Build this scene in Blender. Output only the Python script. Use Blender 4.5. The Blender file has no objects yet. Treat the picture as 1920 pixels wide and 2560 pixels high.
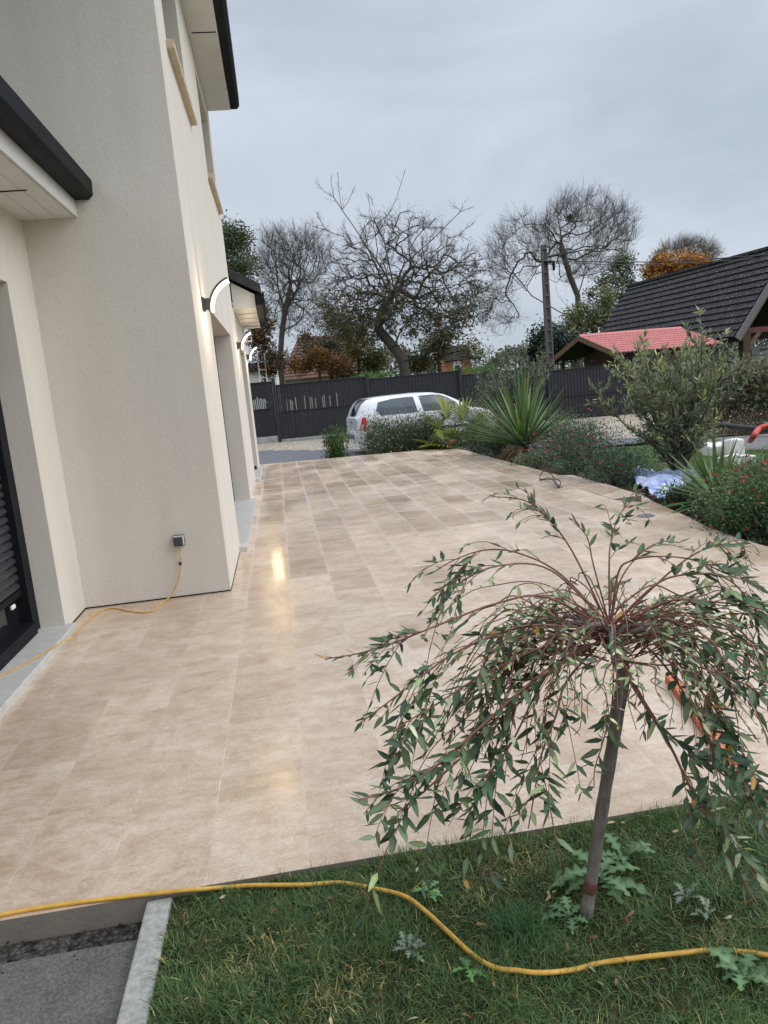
import bpy, math, random
import numpy as np
from mathutils import Vector
rng = np.random.default_rng(7); random.seed(7)
sc = bpy.context.scene
COL = sc.collection
rad = math.radians

# ------------------------------------------------------------ camera
CAMH = 1.38; FPX = 1900.0
YAW, PITCH, ROLL = rad(7.127), rad(9.620), rad(5.364)
cy, sy, cp, sp, cr, sr = math.cos(YAW), math.sin(YAW), math.cos(PITCH), math.sin(PITCH), math.cos(ROLL), math.sin(ROLL)
_f = np.array([sy*cp, cy*cp, -sp]); _r = np.array([cy, -sy, 0.0]); _d = np.cross(_f, _r)
_r2 = cr*_r + sr*_d; _d2 = -sr*_r + cr*_d
CAM = np.array([0, 0, CAMH])
cam = bpy.data.cameras.new('camera'); camo = bpy.data.objects.new('camera', cam); COL.objects.link(camo)
from mathutils import Matrix
camo.matrix_world = Matrix(((_r2[0], -_d2[0], -_f[0], 0), (_r2[1], -_d2[1], -_f[1], 0), (_r2[2], -_d2[2], -_f[2], CAMH), (0, 0, 0, 1)))
cam.sensor_fit = 'VERTICAL'; cam.sensor_height = 36.0; cam.lens = FPX/2560*36.0
cam.clip_start = 0.05; cam.clip_end = 2000
sc.camera = camo

def ray(x, y):
    return _r2*((x-960)/FPX) + _d2*((y-1280)/FPX) + _f
def P(x, y, X=None, Y=None, Z=None):
    """point of the place on a plane X=, Y= or Z= seen at photo pixel x, y"""
    d = ray(x, y)
    t = X/d[0] if X is not None else (Y/d[1] if Y is not None else (Z-CAMH)/d[2])
    return CAM + d*t
def CW(lat, dep, z=0.0):
    """lateral / depth relative to the view azimuth -> world"""
    return np.array([lat*cy + dep*sy, -lat*sy + dep*cy, z])

# ------------------------------------------------------------ world, sun, exposure
w = bpy.data.worlds.new('World'); sc.world = w; w.use_nodes = True
nt = w.node_tree; nt.nodes.clear()
SUN_EL, SUN_AZ = rad(36), rad(108)          # azimuth from +Y towards +X
sky = nt.nodes.new('ShaderNodeTexSky'); sky.sky_type = 'NISHITA'; sky.sun_disc = False
sky.sun_elevation = SUN_EL; sky.sun_rotation = SUN_AZ
b1 = nt.nodes.new('ShaderNodeBackground'); b1.inputs[1].default_value = 0.05
nt.links.new(sky.outputs[0], b1.inputs[0])
tc = nt.nodes.new('ShaderNodeTexCoord')
mp = nt.nodes.new('ShaderNodeMapping'); mp.inputs['Scale'].default_value = (1.0, 1.0, 2.4)
n1 = nt.nodes.new('ShaderNodeTexNoise'); n1.inputs['Scale'].default_value = 2.1; n1.inputs['Detail'].default_value = 5; n1.inputs['Roughness'].default_value = 0.5; n1.inputs['Distortion'].default_value = 0.5
nt.links.new(tc.outputs['Generated'], mp.inputs[0]); nt.links.new(mp.outputs[0], n1.inputs['Vector'])
rmp = nt.nodes.new('ShaderNodeValToRGB')
rmp.color_ramp.elements[0].position = 0.34; rmp.color_ramp.elements[0].color = (0.38, 0.435, 0.515, 1)
rmp.color_ramp.elements[1].position = 0.68; rmp.color_ramp.elements[1].color = (0.565, 0.605, 0.672, 1)
nt.links.new(n1.outputs[0], rmp.inputs[0])
sx = nt.nodes.new('ShaderNodeSeparateXYZ'); nt.links.new(tc.outputs['Generated'], sx.inputs[0])
zr = nt.nodes.new('ShaderNodeMapRange'); zr.inputs[1].default_value = 0.45; zr.inputs[2].default_value = 1.0; zr.inputs[3].default_value = 0.79; zr.inputs[4].default_value = 2.9
nt.links.new(sx.outputs[2], zr.inputs[0])
b2 = nt.nodes.new('ShaderNodeBackground'); nt.links.new(rmp.outputs[0], b2.inputs[0]); nt.links.new(zr.outputs[0], b2.inputs[1])
ad = nt.nodes.new('ShaderNodeMixShader'); ad.inputs[0].default_value = 0.85; nt.links.new(b1.outputs[0], ad.inputs[1]); nt.links.new(b2.outputs[0], ad.inputs[2])
wo = nt.nodes.new('ShaderNodeOutputWorld'); nt.links.new(ad.outputs[0], wo.inputs[0])

sun = bpy.data.lights.new('sun', 'SUN'); sun.energy = 1.05; sun.angle = rad(60); sun.color = (1.0, 0.97, 0.93)
suno = bpy.data.objects.new('sun', sun); COL.objects.link(suno)
sd = Vector((math.sin(SUN_AZ)*math.cos(SUN_EL), math.cos(SUN_AZ)*math.cos(SUN_EL), math.sin(SUN_EL)))
suno.rotation_euler = (-sd).to_track_quat('-Z', 'Y').to_euler()
sc.view_settings.view_transform = 'Standard'; sc.view_settings.look = 'None'
sc.view_settings.exposure = 0.78; sc.view_settings.gamma = 1.0

# ------------------------------------------------------------ materials
class NT:
    def __init__(s, name):
        s.m = bpy.data.materials.new(name); s.m.use_nodes = True; s.t = s.m.node_tree
        s.b = s.t.nodes['Principled BSDF']; s.out = s.t.nodes['Material Output']
    def n(s, typ, **kw):
        nd = s.t.nodes.new('ShaderNode'+typ)
        for k, v in kw.items(): setattr(nd, k, v)
        return nd
    def L(s, a, b): s.t.links.new(a, b)
    def inp(s, nd, i, v):
        if v is None: return
        if hasattr(v, 'links'): s.L(v, nd.inputs[i])
        else: nd.inputs[i].default_value = v
    def math(s, op, a, b=None, c=None):
        nd = s.n('Math', operation=op); s.inp(nd, 0, a); s.inp(nd, 1, b); s.inp(nd, 2, c); return nd.outputs[0]
    def mix(s, f, a, b, mode='MIX'):
        nd = s.n('MixRGB', blend_type=mode); s.inp(nd, 0, f)
        for i, v in ((1, a), (2, b)): s.inp(nd, i, v if hasattr(v, 'links') else (*v, 1))
        return nd.outputs[0]
    def coord(s, scale=(1, 1, 1), kind='Object', src=None):
        mp = s.n('Mapping'); mp.inputs['Scale'].default_value = scale
        s.L(src if src else s.n('TexCoord').outputs[kind], mp.inputs[0]); return mp.outputs[0]
    def noise(s, vec, scale, detail=4, rough=0.55, dist=0):
        nd = s.n('TexNoise'); s.L(vec, nd.inputs['Vector']); nd.inputs['Scale'].default_value = scale
        nd.inputs['Detail'].default_value = detail; nd.inputs['Roughness'].default_value = rough; nd.inputs['Distortion'].default_value = dist
        return nd.outputs[0]
    def ramp(s, v, stops):
        nd = s.n('ValToRGB'); e = nd.color_ramp.elements
        while len(e) < len(stops): e.new(0.5)
        for k, (p, c) in enumerate(stops):
            e[k].position = p; e[k].color = (*c, 1) if len(c) == 3 else c
        s.L(v, nd.inputs[0]); return nd.outputs[0]
    def bump(s, h, strength, dist=0.01):
        nd = s.n('Bump'); nd.inputs['Strength'].default_value = strength; nd.inputs['Distance'].default_value = dist
        s.L(h, nd.inputs['Height']); s.L(nd.outputs[0], s.b.inputs['Normal'])
    def set(s, color=None, rough=None, spec=None, metal=None, coat=None):
        for k, v in (('Base Color', color), ('Roughness', rough), ('Specular IOR Level', spec), ('Metallic', metal), ('Coat Weight', coat)):
            if v is None: continue
            if hasattr(v, 'links'): s.L(v, s.b.inputs[k])
            elif k == 'Base Color': s.b.inputs[k].default_value = (*v, 1)
            else: s.b.inputs[k].default_value = v
        return s.m

def simple(name, color, rough=0.6, var=0.15, scale=8, metal=0.0, spec=0.5, bump=0.0, bscale=60, coat=None):
    t = NT(name); v = t.coord()
    nz = t.noise(v, scale, 5)
    c2 = tuple(min(1, c*(1+var)) for c in color); c1 = tuple(c*(1-var) for c in color)
    c = t.ramp(nz, [(0.3, c1), (0.7, c2)])
    if bump: t.bump(t.noise(v, bscale, 3), bump, 0.005)
    return t.set(c, rough, spec, metal, coat)

def leafmat(name, rough=0.5, trans=0.22, attr='col', gain=1.7):
    t = NT(name); a = t.n('Attribute', attribute_name=attr)
    nz = t.noise(t.coord(), 25, 2)
    c = t.mix(0.5, a.outputs['Color'], t.ramp(nz, [(0.25, (0.55, 0.55, 0.55)), (0.75, (1, 1, 1))]), 'MULTIPLY')
    c = t.mix(1.0, c, (gain, gain, gain), 'MULTIPLY')
    t.set(c, rough, 0.35)
    tr = t.n('BsdfTranslucent'); t.L(c, tr.inputs[0])
    mx = t.n('MixShader'); mx.inputs[0].default_value = trans
    t.L(t.b.outputs[0], mx.inputs[1]); t.L(tr.outputs[0], mx.inputs[2]); t.L(mx.outputs[0], t.out.inputs[0])
    return t.m

def plaster(name, base):
    t = NT(name); v = t.coord()
    big = t.noise(v, 0.9, 4); fine = t.noise(v, 160, 3, 0.7); mid = t.noise(v, 38, 3, 0.6)
    dirt = t.noise(t.coord((3.0, 3.0, 0.35)), 1.6, 4)
    c = t.ramp(big, [(0.3, tuple(x*0.95 for x in base)), (0.7, base)])
    c = t.mix(0.22, c, t.ramp(fine, [(0.3, (0.45, 0.44, 0.43)), (0.65, (1, 1, 1))]), 'MULTIPLY')
    c = t.mix(0.12, c, t.ramp(dirt, [(0.35, (0.6, 0.57, 0.52)), (0.6, (1, 1, 1))]), 'MULTIPLY')
    t.bump(t.math('ADD', fine, t.math('MULTIPLY', mid, 0.8)), 0.55, 0.004)
    return t.set(c, 0.92, 0.2)

def travertine():
    t = NT('travertine')
    xyz = t.n('SeparateXYZ'); t.L(t.n('TexCoord').outputs['Object'], xyz.inputs[0])
    X, Y = xyz.outputs[0], xyz.outputs[1]
    TW, TL = 0.30, 0.62
    u = t.math('DIVIDE', t.math('ADD', X, 60.06), TW); cu = t.math('FLOOR', u)
    wn = t.n('TexWhiteNoise', noise_dimensions='1D'); t.L(cu, wn.inputs['W'])
    off = t.math('DIVIDE', t.math('FLOOR', t.math('MULTIPLY', wn.outputs[0], 2.999)), 6.0)
    v = t.math('ADD', t.math('DIVIDE', t.math('ADD', Y, 50.1), TL), off); cv = t.math('FLOOR', v)
    cmb = t.n('CombineXYZ'); t.L(cu, cmb.inputs[0]); t.L(cv, cmb.inputs[1])
    tid = t.n('TexWhiteNoise', noise_dimensions='2D'); t.L(cmb.outputs[0], tid.inputs['Vector'])
    fu = t.math('FRACT', u); fv = t.math('FRACT', v)
    eu = t.math('MULTIPLY', t.math('MINIMUM', fu, t.math('SUBTRACT', 1.0, fu)), TW)
    ev = t.math('MULTIPLY', t.math('MINIMUM', fv, t.math('SUBTRACT', 1.0, fv)), TL)
    e = t.math('MINIMUM', eu, ev)
    joint = t.n('MapRange'); joint.inputs[1].default_value = 0.0008; joint.inputs[2].default_value = 0.0028; joint.inputs[3].default_value = 1; joint.inputs[4].default_value = 0
    t.L(e, joint.inputs[0]); J = joint.outputs[0]
    halo = t.n('MapRange'); halo.inputs[1].default_value = 0.003; halo.inputs[2].default_value = 0.024; halo.inputs[3].default_value = 1; halo.inputs[4].default_value = 0
    t.L(e, halo.inputs[0]); HA = halo.outputs[0]
    # per tile shifted vein coordinates
    sh = t.n('VectorMath', operation='MULTIPLY_ADD'); t.L(tid.outputs['Color'], sh.inputs[0]); sh.inputs[1].default_value = (9, 9, 9)
    t.L(t.n('TexCoord').outputs['Object'], sh.inputs[2])
    S = sh.outputs[0]
    cloud = t.noise(t.coord((1.3, 1.7, 1), src=S), 3.4, 10, 0.70, 0.35)
    veins = t.noise(t.coord((1.2, 2.6, 1), src=S), 6.0, 9, 0.74, 0.5)
    fine = t.noise(t.coord((1, 1.3, 1)), 85, 5, 0.8)
    mott = t.noise(t.coord((1, 1.2, 1)), 24, 6, 0.78)
    big = t.noise(t.coord((0.8, 1.1, 1)), 0.8, 6, 0.62, 0.4)
    c = t.ramp(cloud, [(0.32, (0.38, 0.275, 0.185)), (0.45, (0.50, 0.39, 0.285)), (0.55, (0.575, 0.47, 0.365)), (0.70, (0.67, 0.59, 0.50))])
    c = t.mix(0.35, c, t.ramp(veins, [(0.34, (0.40, 0.28, 0.18)), (0.50, (0.56, 0.45, 0.345)), (0.66, (0.70, 0.62, 0.53))]))
    c = t.mix(0.35, c, t.ramp(mott, [(0.36, (0.66, 0.58, 0.50)), (0.56, (1.03, 1.02, 1.0))]), 'MULTIPLY')
    wsp = t.ramp(t.noise(t.coord((1.5, 2.6, 1), src=S), 5.5, 9, 0.78, 0.6), [(0.62, (0, 0, 0)), (0.72, (0.5, 0.5, 0.5))]); c = t.mix(wsp, c, (0.72, 0.69, 0.65))
    brn = t.ramp(t.noise(t.coord((1.6, 3.0, 1), src=S), 5.0, 10, 0.80, 0.7), [(0.61, (0, 0, 0)), (0.74, (0.42, 0.42, 0.42))]); c = t.mix(brn, c, (0.36, 0.215, 0.12))
    tone = t.ramp(tid.outputs['Value'], [(0.0, (0.86, 0.83, 0.80)), (0.5, (0.96, 0.955, 0.95)), (1.0, (1.05, 1.05, 1.05))])
    c = t.mix(1.0, c, (1.17, 1.18, 1.21), 'MULTIPLY')
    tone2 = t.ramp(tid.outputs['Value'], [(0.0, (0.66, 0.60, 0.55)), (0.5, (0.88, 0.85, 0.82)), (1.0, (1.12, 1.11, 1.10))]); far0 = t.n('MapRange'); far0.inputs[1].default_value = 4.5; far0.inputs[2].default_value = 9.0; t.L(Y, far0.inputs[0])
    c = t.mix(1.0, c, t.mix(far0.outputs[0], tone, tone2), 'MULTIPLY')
    c = t.mix(0.42, c, t.ramp(fine, [(0.32, (0.50, 0.42, 0.36)), (0.60, (1, 1, 1))]), 'MULTIPLY')
    c = t.mix(0.65, c, t.ramp(big, [(0.36, (0.80, 0.76, 0.71)), (0.62, (1.05, 1.05, 1.05))]), 'MULTIPLY')
    # grout haze drying along the joints, strongest far down the terrace
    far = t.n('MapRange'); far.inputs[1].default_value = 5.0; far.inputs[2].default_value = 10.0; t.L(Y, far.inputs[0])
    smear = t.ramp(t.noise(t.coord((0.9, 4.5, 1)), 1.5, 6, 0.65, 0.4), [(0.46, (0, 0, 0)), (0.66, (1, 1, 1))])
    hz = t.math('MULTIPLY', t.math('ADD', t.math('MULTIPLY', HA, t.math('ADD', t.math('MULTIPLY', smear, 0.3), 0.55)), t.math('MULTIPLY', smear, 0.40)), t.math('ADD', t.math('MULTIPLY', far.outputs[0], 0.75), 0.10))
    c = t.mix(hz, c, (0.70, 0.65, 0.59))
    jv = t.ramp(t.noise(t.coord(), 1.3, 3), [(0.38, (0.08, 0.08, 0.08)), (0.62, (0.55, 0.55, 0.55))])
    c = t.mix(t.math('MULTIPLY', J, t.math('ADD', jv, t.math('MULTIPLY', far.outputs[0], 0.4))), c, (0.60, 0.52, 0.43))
    wet = t.noise(t.coord((1.0, 0.6, 1)), 1.5, 4, 0.6, 0.5)
    r = t.n('MapRange'); r.inputs[1].default_value = 0.35; r.inputs[2].default_value = 0.65; r.inputs[3].default_value = 0.07; r.inputs[4].default_value = 0.30; t.L(wet, r.inputs[0])
    rr = t.math('ADD', r.outputs[0], t.math('MULTIPLY', fine, 0.12))
    t.bump(t.math('SUBTRACT', t.math('ADD', t.math('MULTIPLY', fine, 0.35), t.math('MULTIPLY', cloud, 0.6)), t.math('MULTIPLY', J, 0.6)), 0.16, 0.004)
    return t.set(c, rr, 0.5)

def asphalt(name, a, b):
    t = NT(name); v = t.coord()
    sp_ = t.noise(v, 110, 4, 0.85); bg = t.noise(v, 5, 6, 0.65); wh = t.noise(v, 55, 4, 0.7)
    c = t.ramp(bg, [(0.3, a), (0.7, b)])
    c = t.mix(0.6, c, t.ramp(sp_, [(0.38, (0.25, 0.25, 0.25)), (0.66, (1.5, 1.5, 1.5))]), 'MULTIPLY')
    c = t.mix(t.ramp(wh, [(0.68, (0, 0, 0)), (0.76, (1, 1, 1))]), c, (0.42, 0.41, 0.40))
    t.bump(sp_, 0.8, 0.006); return t.set(c, 0.85, 0.3)

def gravelmat(name, a, b, scale=45):
    t = NT(name); vo = t.n('TexVoronoi'); vo.inputs['Scale'].default_value = scale; t.L(t.coord(), vo.inputs['Vector'])
    bw = t.n('RGBToBW'); t.L(vo.outputs['Color'], bw.inputs[0])
    c = t.ramp(bw.outputs[0], [(0.1, a), (0.8, b)])
    c = t.mix(0.8, c, t.ramp(vo.outputs['Distance'], [(0.15, (1, 1, 1)), (0.62, (0.25, 0.22, 0.2))]), 'MULTIPLY')
    t.bump(vo.outputs['Distance'], -1.0, 0.02); return t.set(c, 0.8, 0.3)

def soilmat(name, stops, scale=6):
    t = NT(name); v = t.coord()
    c = t.ramp(t.noise(v, scale, 7, 0.7), stops); t.bump(t.noise(v, 40, 5, 0.7), 1.0, 0.03); return t.set(c, 0.95, 0.15)

def rooftile(name, c1, c2, c3, su, sv, uvax=(0, 1)):
    t = NT(name); xyz = t.n('SeparateXYZ'); t.L(t.n('TexCoord').outputs['Object'], xyz.inputs[0])
    v = t.coord(); nz = t.noise(v, 2.2, 5, 0.6); nf = t.noise(v, 9, 6, 0.8)
    c = t.ramp(nz, [(0.3, c1), (0.7, c2)])
    c = t.mix(t.ramp(nf, [(0.52, (0, 0, 0)), (0.66, (0.7, 0.7, 0.7))]), c, c3)
    return t.set(c, 0.8, 0.3)

M = {}
M['plaster'] = plaster('render_plaster', (0.715, 0.67, 0.605))
M['white_pvc'] = simple('white_pvc', (0.66, 0.655, 0.635), 0.45, 0.04, 3)
M['black_metal'] = simple('black_metal', (0.010, 0.011, 0.014), 0.55, 0.25, 6, spec=0.1)
M['dark_tile'] = simple('dark_roof', (0.035, 0.034, 0.036), 0.75, 0.3, 12)
M['charcoal'] = simple('charcoal_plastic', (0.045, 0.05, 0.058), 0.45, 0.1, 12)
M['shutter'] = simple('shutter_slats', (0.035, 0.038, 0.043), 0.4, 0.15, 9)
M['stone_sill'] = simple('stone_sill', (0.50, 0.49, 0.46), 0.55, 0.10, 14, bump=0.15)
M['beige_sill'] = simple('beige_sill', (0.50, 0.415, 0.30), 0.8, 0.14, 10, bump=0.2)
M['concrete'] = simple('concrete', (0.34, 0.335, 0.32), 0.9, 0.28, 9, bump=0.4)
M['kerb'] = simple('kerb_concrete', (0.36, 0.36, 0.34), 0.92, 0.22, 55, bump=0.6, bscale=220)
M['mortar'] = simple('mortar', (0.20, 0.175, 0.145), 0.9, 0.2, 5, bump=0.4)
M['grey_reveal'] = plaster('reveal_plaster', (0.66, 0.62, 0.565))
M['glass'] = simple('dark_glass', (0.012, 0.014, 0.016), 0.06, 0.1, 2, spec=0.6)
M['travertine'] = travertine()
M['asphalt'] = asphalt('asphalt', (0.135, 0.125, 0.12), (0.21, 0.195, 0.185))
M['drive'] = asphalt('drive_paving', (0.12, 0.12, 0.13), (0.17, 0.17, 0.18))
M['gravel'] = gravelmat('gravel', (0.40, 0.34, 0.26), (0.68, 0.60, 0.49), 26)
M['rubble'] = gravelmat('dark_gravel', (0.03, 0.028, 0.026), (0.13, 0.12, 0.11), 70)
M['soil'] = soilmat('bed_soil', [(0.3, (0.035, 0.026, 0.018)), (0.7, (0.09, 0.068, 0.045))])
M['lawn'] = soilmat('lawn_soil', [(0.3, (0.022, 0.032, 0.012)), (0.55, (0.05, 0.055, 0.022)), (0.72, (0.12, 0.085, 0.045))], 9)
M['field'] = soilmat('field_grass', [(0.3, (0.04, 0.075, 0.02)), (0.7, (0.085, 0.12, 0.035))], 3)
M['leaf'] = leafmat('leaf')
M['willow_leaf'] = leafmat('willow_leaf', 0.40, 0.25, gain=1.6)
M['grassblade'] = leafmat('grass_blade', 0.5, 0.3, gain=2.2)
M['bark'] = simple('bark', (0.075, 0.062, 0.050), 0.9, 0.4, 20, bump=0.6)
M['pale_bark'] = simple('pale_bark', (0.13, 0.115, 0.09), 0.9, 0.3, 14, bump=0.5)
M['fence'] = simple('fence_grey', (0.017, 0.0175, 0.023), 0.6, 0.2, 5)
M['wood'] = simple('brown_wood', (0.085, 0.045, 0.028), 0.75, 0.35, 14)
M['darkwood'] = simple('dark_wood', (0.035, 0.022, 0.016), 0.8, 0.3, 10)
M['fascia_wood'] = simple('fascia_wood', (0.15, 0.085, 0.05), 0.75, 0.25, 10)
M['pinktile'] = simple('pink_roof_tile', (0.45, 0.145, 0.13), 0.6, 0.22, 9)
M['browntile'] = rooftile('brown_roof_tile', (0.020, 0.018, 0.020), (0.042, 0.037, 0.037), (0.23, 0.225, 0.205), 1, 1)
M['redtile'] = rooftile('red_roof_tile', (0.115, 0.055, 0.042), (0.175, 0.085, 0.065), (0.08, 0.05, 0.042), 1, 1)
M['carpaint'] = simple('silver_paint', (0.70, 0.71, 0.72), 0.28, 0.03, 2, metal=0.12, coat=0.5)
M['rubber'] = simple('rubber', (0.02, 0.02, 0.021), 0.7, 0.2, 8)
M['carglass'] = simple('car_glass', (0.05, 0.068, 0.075), 0.08, 0.1, 2, spec=0.7)
M['tail'] = simple('tail_red', (0.50, 0.02, 0.02), 0.2, 0.15, 20)
M['clearlens'] = simple('clear_lens', (0.62, 0.50, 0.48), 0.2, 0.1, 20)
M['greytrim'] = simple('grey_trim', (0.13, 0.13, 0.135), 0.6, 0.15, 8)
M['vanwhite'] = simple('van_white', (0.50, 0.53, 0.56), 0.4, 0.05, 2)
M['yellow'] = simple('yellow_cable', (0.62, 0.36, 0.06), 0.5, 0.18, 30)
M['red'] = simple('red_plastic', (0.50, 0.06, 0.045), 0.45, 0.1, 10)
M['blackplastic'] = simple('black_plastic', (0.02, 0.02, 0.021), 0.5, 0.2, 10)
M['brickred'] = simple('brick_red', (0.42, 0.14, 0.075), 0.85, 0.35, 30, bump=0.5)
M['terracotta'] = simple('terracotta', (0.52, 0.17, 0.09), 0.85, 0.25, 40, bump=0.5)
M['polecon'] = simple('pole_concrete', (0.115, 0.105, 0.10), 0.9, 0.2, 6)
M['cream'] = simple('cream_wall', (0.45, 0.42, 0.37), 0.9, 0.15, 2)
M['whitepaint'] = simple('white_paint', (0.68, 0.68, 0.66), 0.6, 0.08, 4)
M['whitestone'] = simple('white_stone', (0.68, 0.66, 0.62), 0.85, 0.12, 12, bump=0.4)
t_ = NT('lamp_diffuser'); t_.b.inputs['Emission Color'].default_value = (1.0, 0.82, 0.54, 1); t_.b.inputs['Emission Strength'].default_value = 1.9
M['lamp'] = t_.set((0.9, 0.85, 0.75), 0.4)

# ------------------------------------------------------------ objects, meshes
def tag(o, label=None, cat=None, group=None, kind=None):
    if label: o['label'] = label
    if cat: o['category'] = cat
    if group: o['group'] = group
    if kind: o['kind'] = kind
    return o
def empty(name, loc, label, cat, group=None, rz=0.0):
    o = bpy.data.objects.new(name, None); COL.objects.link(o); o.location = tuple(float(c) for c in loc)
    o.rotation_euler = (0, 0, rz); o.empty_display_size = 0.1
    return tag(o, label, cat, group)
def link(name, me, mat, parent=None):
    for m in (mat if isinstance(mat, (list, tuple)) else [mat]): me.materials.append(m)
    o = bpy.data.objects.new(name, me); COL.objects.link(o)
    if parent is not None: o.parent = parent
    return o
def fastmesh(name, V, F, C=None, smooth=False, midx=None):
    """V (n,3); F list of int arrays (m,k)"""
    me = bpy.data.meshes.new(name); V = np.asarray(V, np.float32)
    F = [np.asarray(f, np.int32) for f in F if len(f)]
    me.vertices.add(len(V)); me.vertices.foreach_set('co', V.ravel())
    loops = np.concatenate([f.ravel() for f in F]); tot = np.concatenate([np.full(len(f), f.shape[1], np.int32) for f in F])
    st = np.concatenate([[0], np.cumsum(tot)[:-1]]).astype(np.int32)
    me.loops.add(len(loops)); me.loops.foreach_set('vertex_index', loops)
    me.polygons.add(len(tot)); me.polygons.foreach_set('loop_start', st); me.polygons.foreach_set('loop_total', tot)
    if smooth: me.polygons.foreach_set('use_smooth', np.ones(len(tot), bool))
    if midx is not None: me.polygons.foreach_set('material_index', np.asarray(midx, np.int32))
    me.update(calc_edges=True)
    if C is not None:
        a = me.color_attributes.new('col', 'FLOAT_COLOR', 'POINT')
        c4 = np.ones((len(V), 4), np.float32); c4[:, :3] = C; a.data.foreach_set('color', c4.ravel())
    return me
class MB:
    def __init__(s): s.v = []; s.f = []; s.mi = []
    def add(s, vs, fs, mi=0):
        k = len(s.v); s.v += [tuple(float(c) for c in v) for v in vs]; s.f += [tuple(i+k for i in f) for f in fs]; s.mi += [mi]*len(fs); return s
    def box(s, a, b, mi=0):
        x0, y0, z0 = (min(a[i], b[i]) for i in range(3)); x1, y1, z1 = (max(a[i], b[i]) for i in range(3))
        return s.add([(x0,y0,z0),(x1,y0,z0),(x1,y1,z0),(x0,y1,z0),(x0,y0,z1),(x1,y0,z1),(x1,y1,z1),(x0,y1,z1)],
            [(0,3,2,1),(4,5,6,7),(0,1,5,4),(1,2,6,5),(2,3,7,6),(3,0,4,7)], mi)
    def hexa(s, p, mi=0):    # 8 points: bottom 4, top 4
        return s.add(p, [(0,3,2,1),(4,5,6,7),(0,1,5,4),(1,2,6,5),(2,3,7,6),(3,0,4,7)], mi)
    def slab(s, p, n, th, mi=0):  # quad p thickened by -n*th
        p = [np.array(q, float) for q in p]; n = np.array(n, float)
        return s.hexa([q-n*th for q in p]+p, mi)
    def beam(s, a, b, wdt, hgt, up=(0, 0, 1)):
        a = np.array(a, float); b = np.array(b, float); d = b-a; d /= np.linalg.norm(d)
        u = np.array(up, float); sd_ = np.cross(d, u); sd_ /= np.linalg.norm(sd_); u = np.cross(sd_, d)
        q = [(-1,-1),(1,-1),(1,1),(-1,1)]
        return s.hexa([a+sd_*i*wdt/2+u*j*hgt/2 for i, j in q]+[b+sd_*i*wdt/2+u*j*hgt/2 for i, j in q])
    def tube(s, pts, r, n=8, cap=True):
        pts = [np.array(p, float) for p in pts]; k0 = len(s.v); m = len(pts)
        rr = r if hasattr(r, '__len__') else [r]*m; up = None
        for i, p in enumerate(pts):
            d = pts[min(i+1, m-1)]-pts[max(i-1, 0)]; d = d/(np.linalg.norm(d)+1e-9)
            if up is None: up = np.array([0, 0, 1.0]) if abs(d[2]) < 0.9 else np.array([1.0, 0, 0])
            a = np.cross(d, up); a /= np.linalg.norm(a); up = np.cross(a, d)
            for j in range(n):
                t = 2*math.pi*j/n; s.v.append(tuple(p+rr[i]*(math.cos(t)*a+math.sin(t)*up)))
        for i in range(m-1):
            for j in range(n):
                s.f.append((k0+i*n+j, k0+i*n+(j+1) % n, k0+(i+1)*n+(j+1) % n, k0+(i+1)*n+j)); s.mi.append(0)
        if cap:
            s.f.append(tuple(k0+j for j in range(n))[::-1]); s.f.append(tuple(k0+(m-1)*n+j for j in range(n))); s.mi += [0, 0]
        return s
    def prism(s, poly, z0, z1, mi=0, mi_side=None):
        n = len(poly); k = len(s.v)
        s.v += [(p[0], p[1], z0) for p in poly]+[(p[0], p[1], z1) for p in poly]
        s.f.append(tuple(k+n+i for i in range(n))); s.mi.append(mi)
        s.f.append(tuple(k+i for i in range(n))[::-1]); s.mi.append(mi)
        for i in range(n):
            j = (i+1) % n; s.f.append((k+i, k+j, k+n+j, k+n+i)); s.mi.append(mi if mi_side is None else mi_side)
        return s
    def disc(s, c, r, h, n=20, ax=2):
        k = len(s.v); c = np.array(c, float)
        for z in (0, h):
            for j in range(n):
                t = 2*math.pi*j/n; q = [0, 0, 0]; q[(ax+1) % 3] = math.cos(t)*r; q[(ax+2) % 3] = math.sin(t)*r; q[ax] = z
                s.v.append(tuple(c+np.array(q)))
        for j in range(n): s.f.append((k+j, k+(j+1) % n, k+n+(j+1) % n, k+n+j)); s.mi.append(0)
        s.f.append(tuple(range(k+n-1, k-1, -1))); s.f.append(tuple(range(k+n, k+2*n))); s.mi += [0, 0]
        return s
    def build(s, name, mat, parent=None, off=None, smooth=False, bevel=0, subsurf=0):
        me = bpy.data.meshes.new(name); o3 = (0, 0, 0)
        if off is True: off = parent.location
        if off is not None: o3 = tuple(off)
        me.from_pydata([(a-o3[0], b-o3[1], c-o3[2]) for a, b, c in s.v], [], s.f); me.update()
        if any(s.mi): me.polygons.foreach_set('material_index', s.mi)
        if smooth: me.polygons.foreach_set('use_smooth', [True]*len(me.polygons))
        o = link(name, me, mat, parent)
        if bevel:
            b = o.modifiers.new('bevel', 'BEVEL'); b.width = bevel; b.segments = 2; b.limit_method = 'ANGLE'
        if subsurf:
            b = o.modifiers.new('sub', 'SUBSURF'); b.levels = subsurf; b.render_levels = subsurf
        return o
def spline(pts, n=8):
    p = [np.array(q, float) for q in pts]; p = [2*p[0]-p[1]]+p+[2*p[-1]-p[-2]]; out = []
    for i in range(1, len(p)-2):
        for k in range(n):
            t = k/n; a, b, c, d = p[i-1], p[i], p[i+1], p[i+2]
            out.append(0.5*((2*b)+(-a+c)*t+(2*a-5*b+4*c-d)*t*t+(-a+3*b-3*c+d)*t**3))
    return out+[p[-2]]

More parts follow.
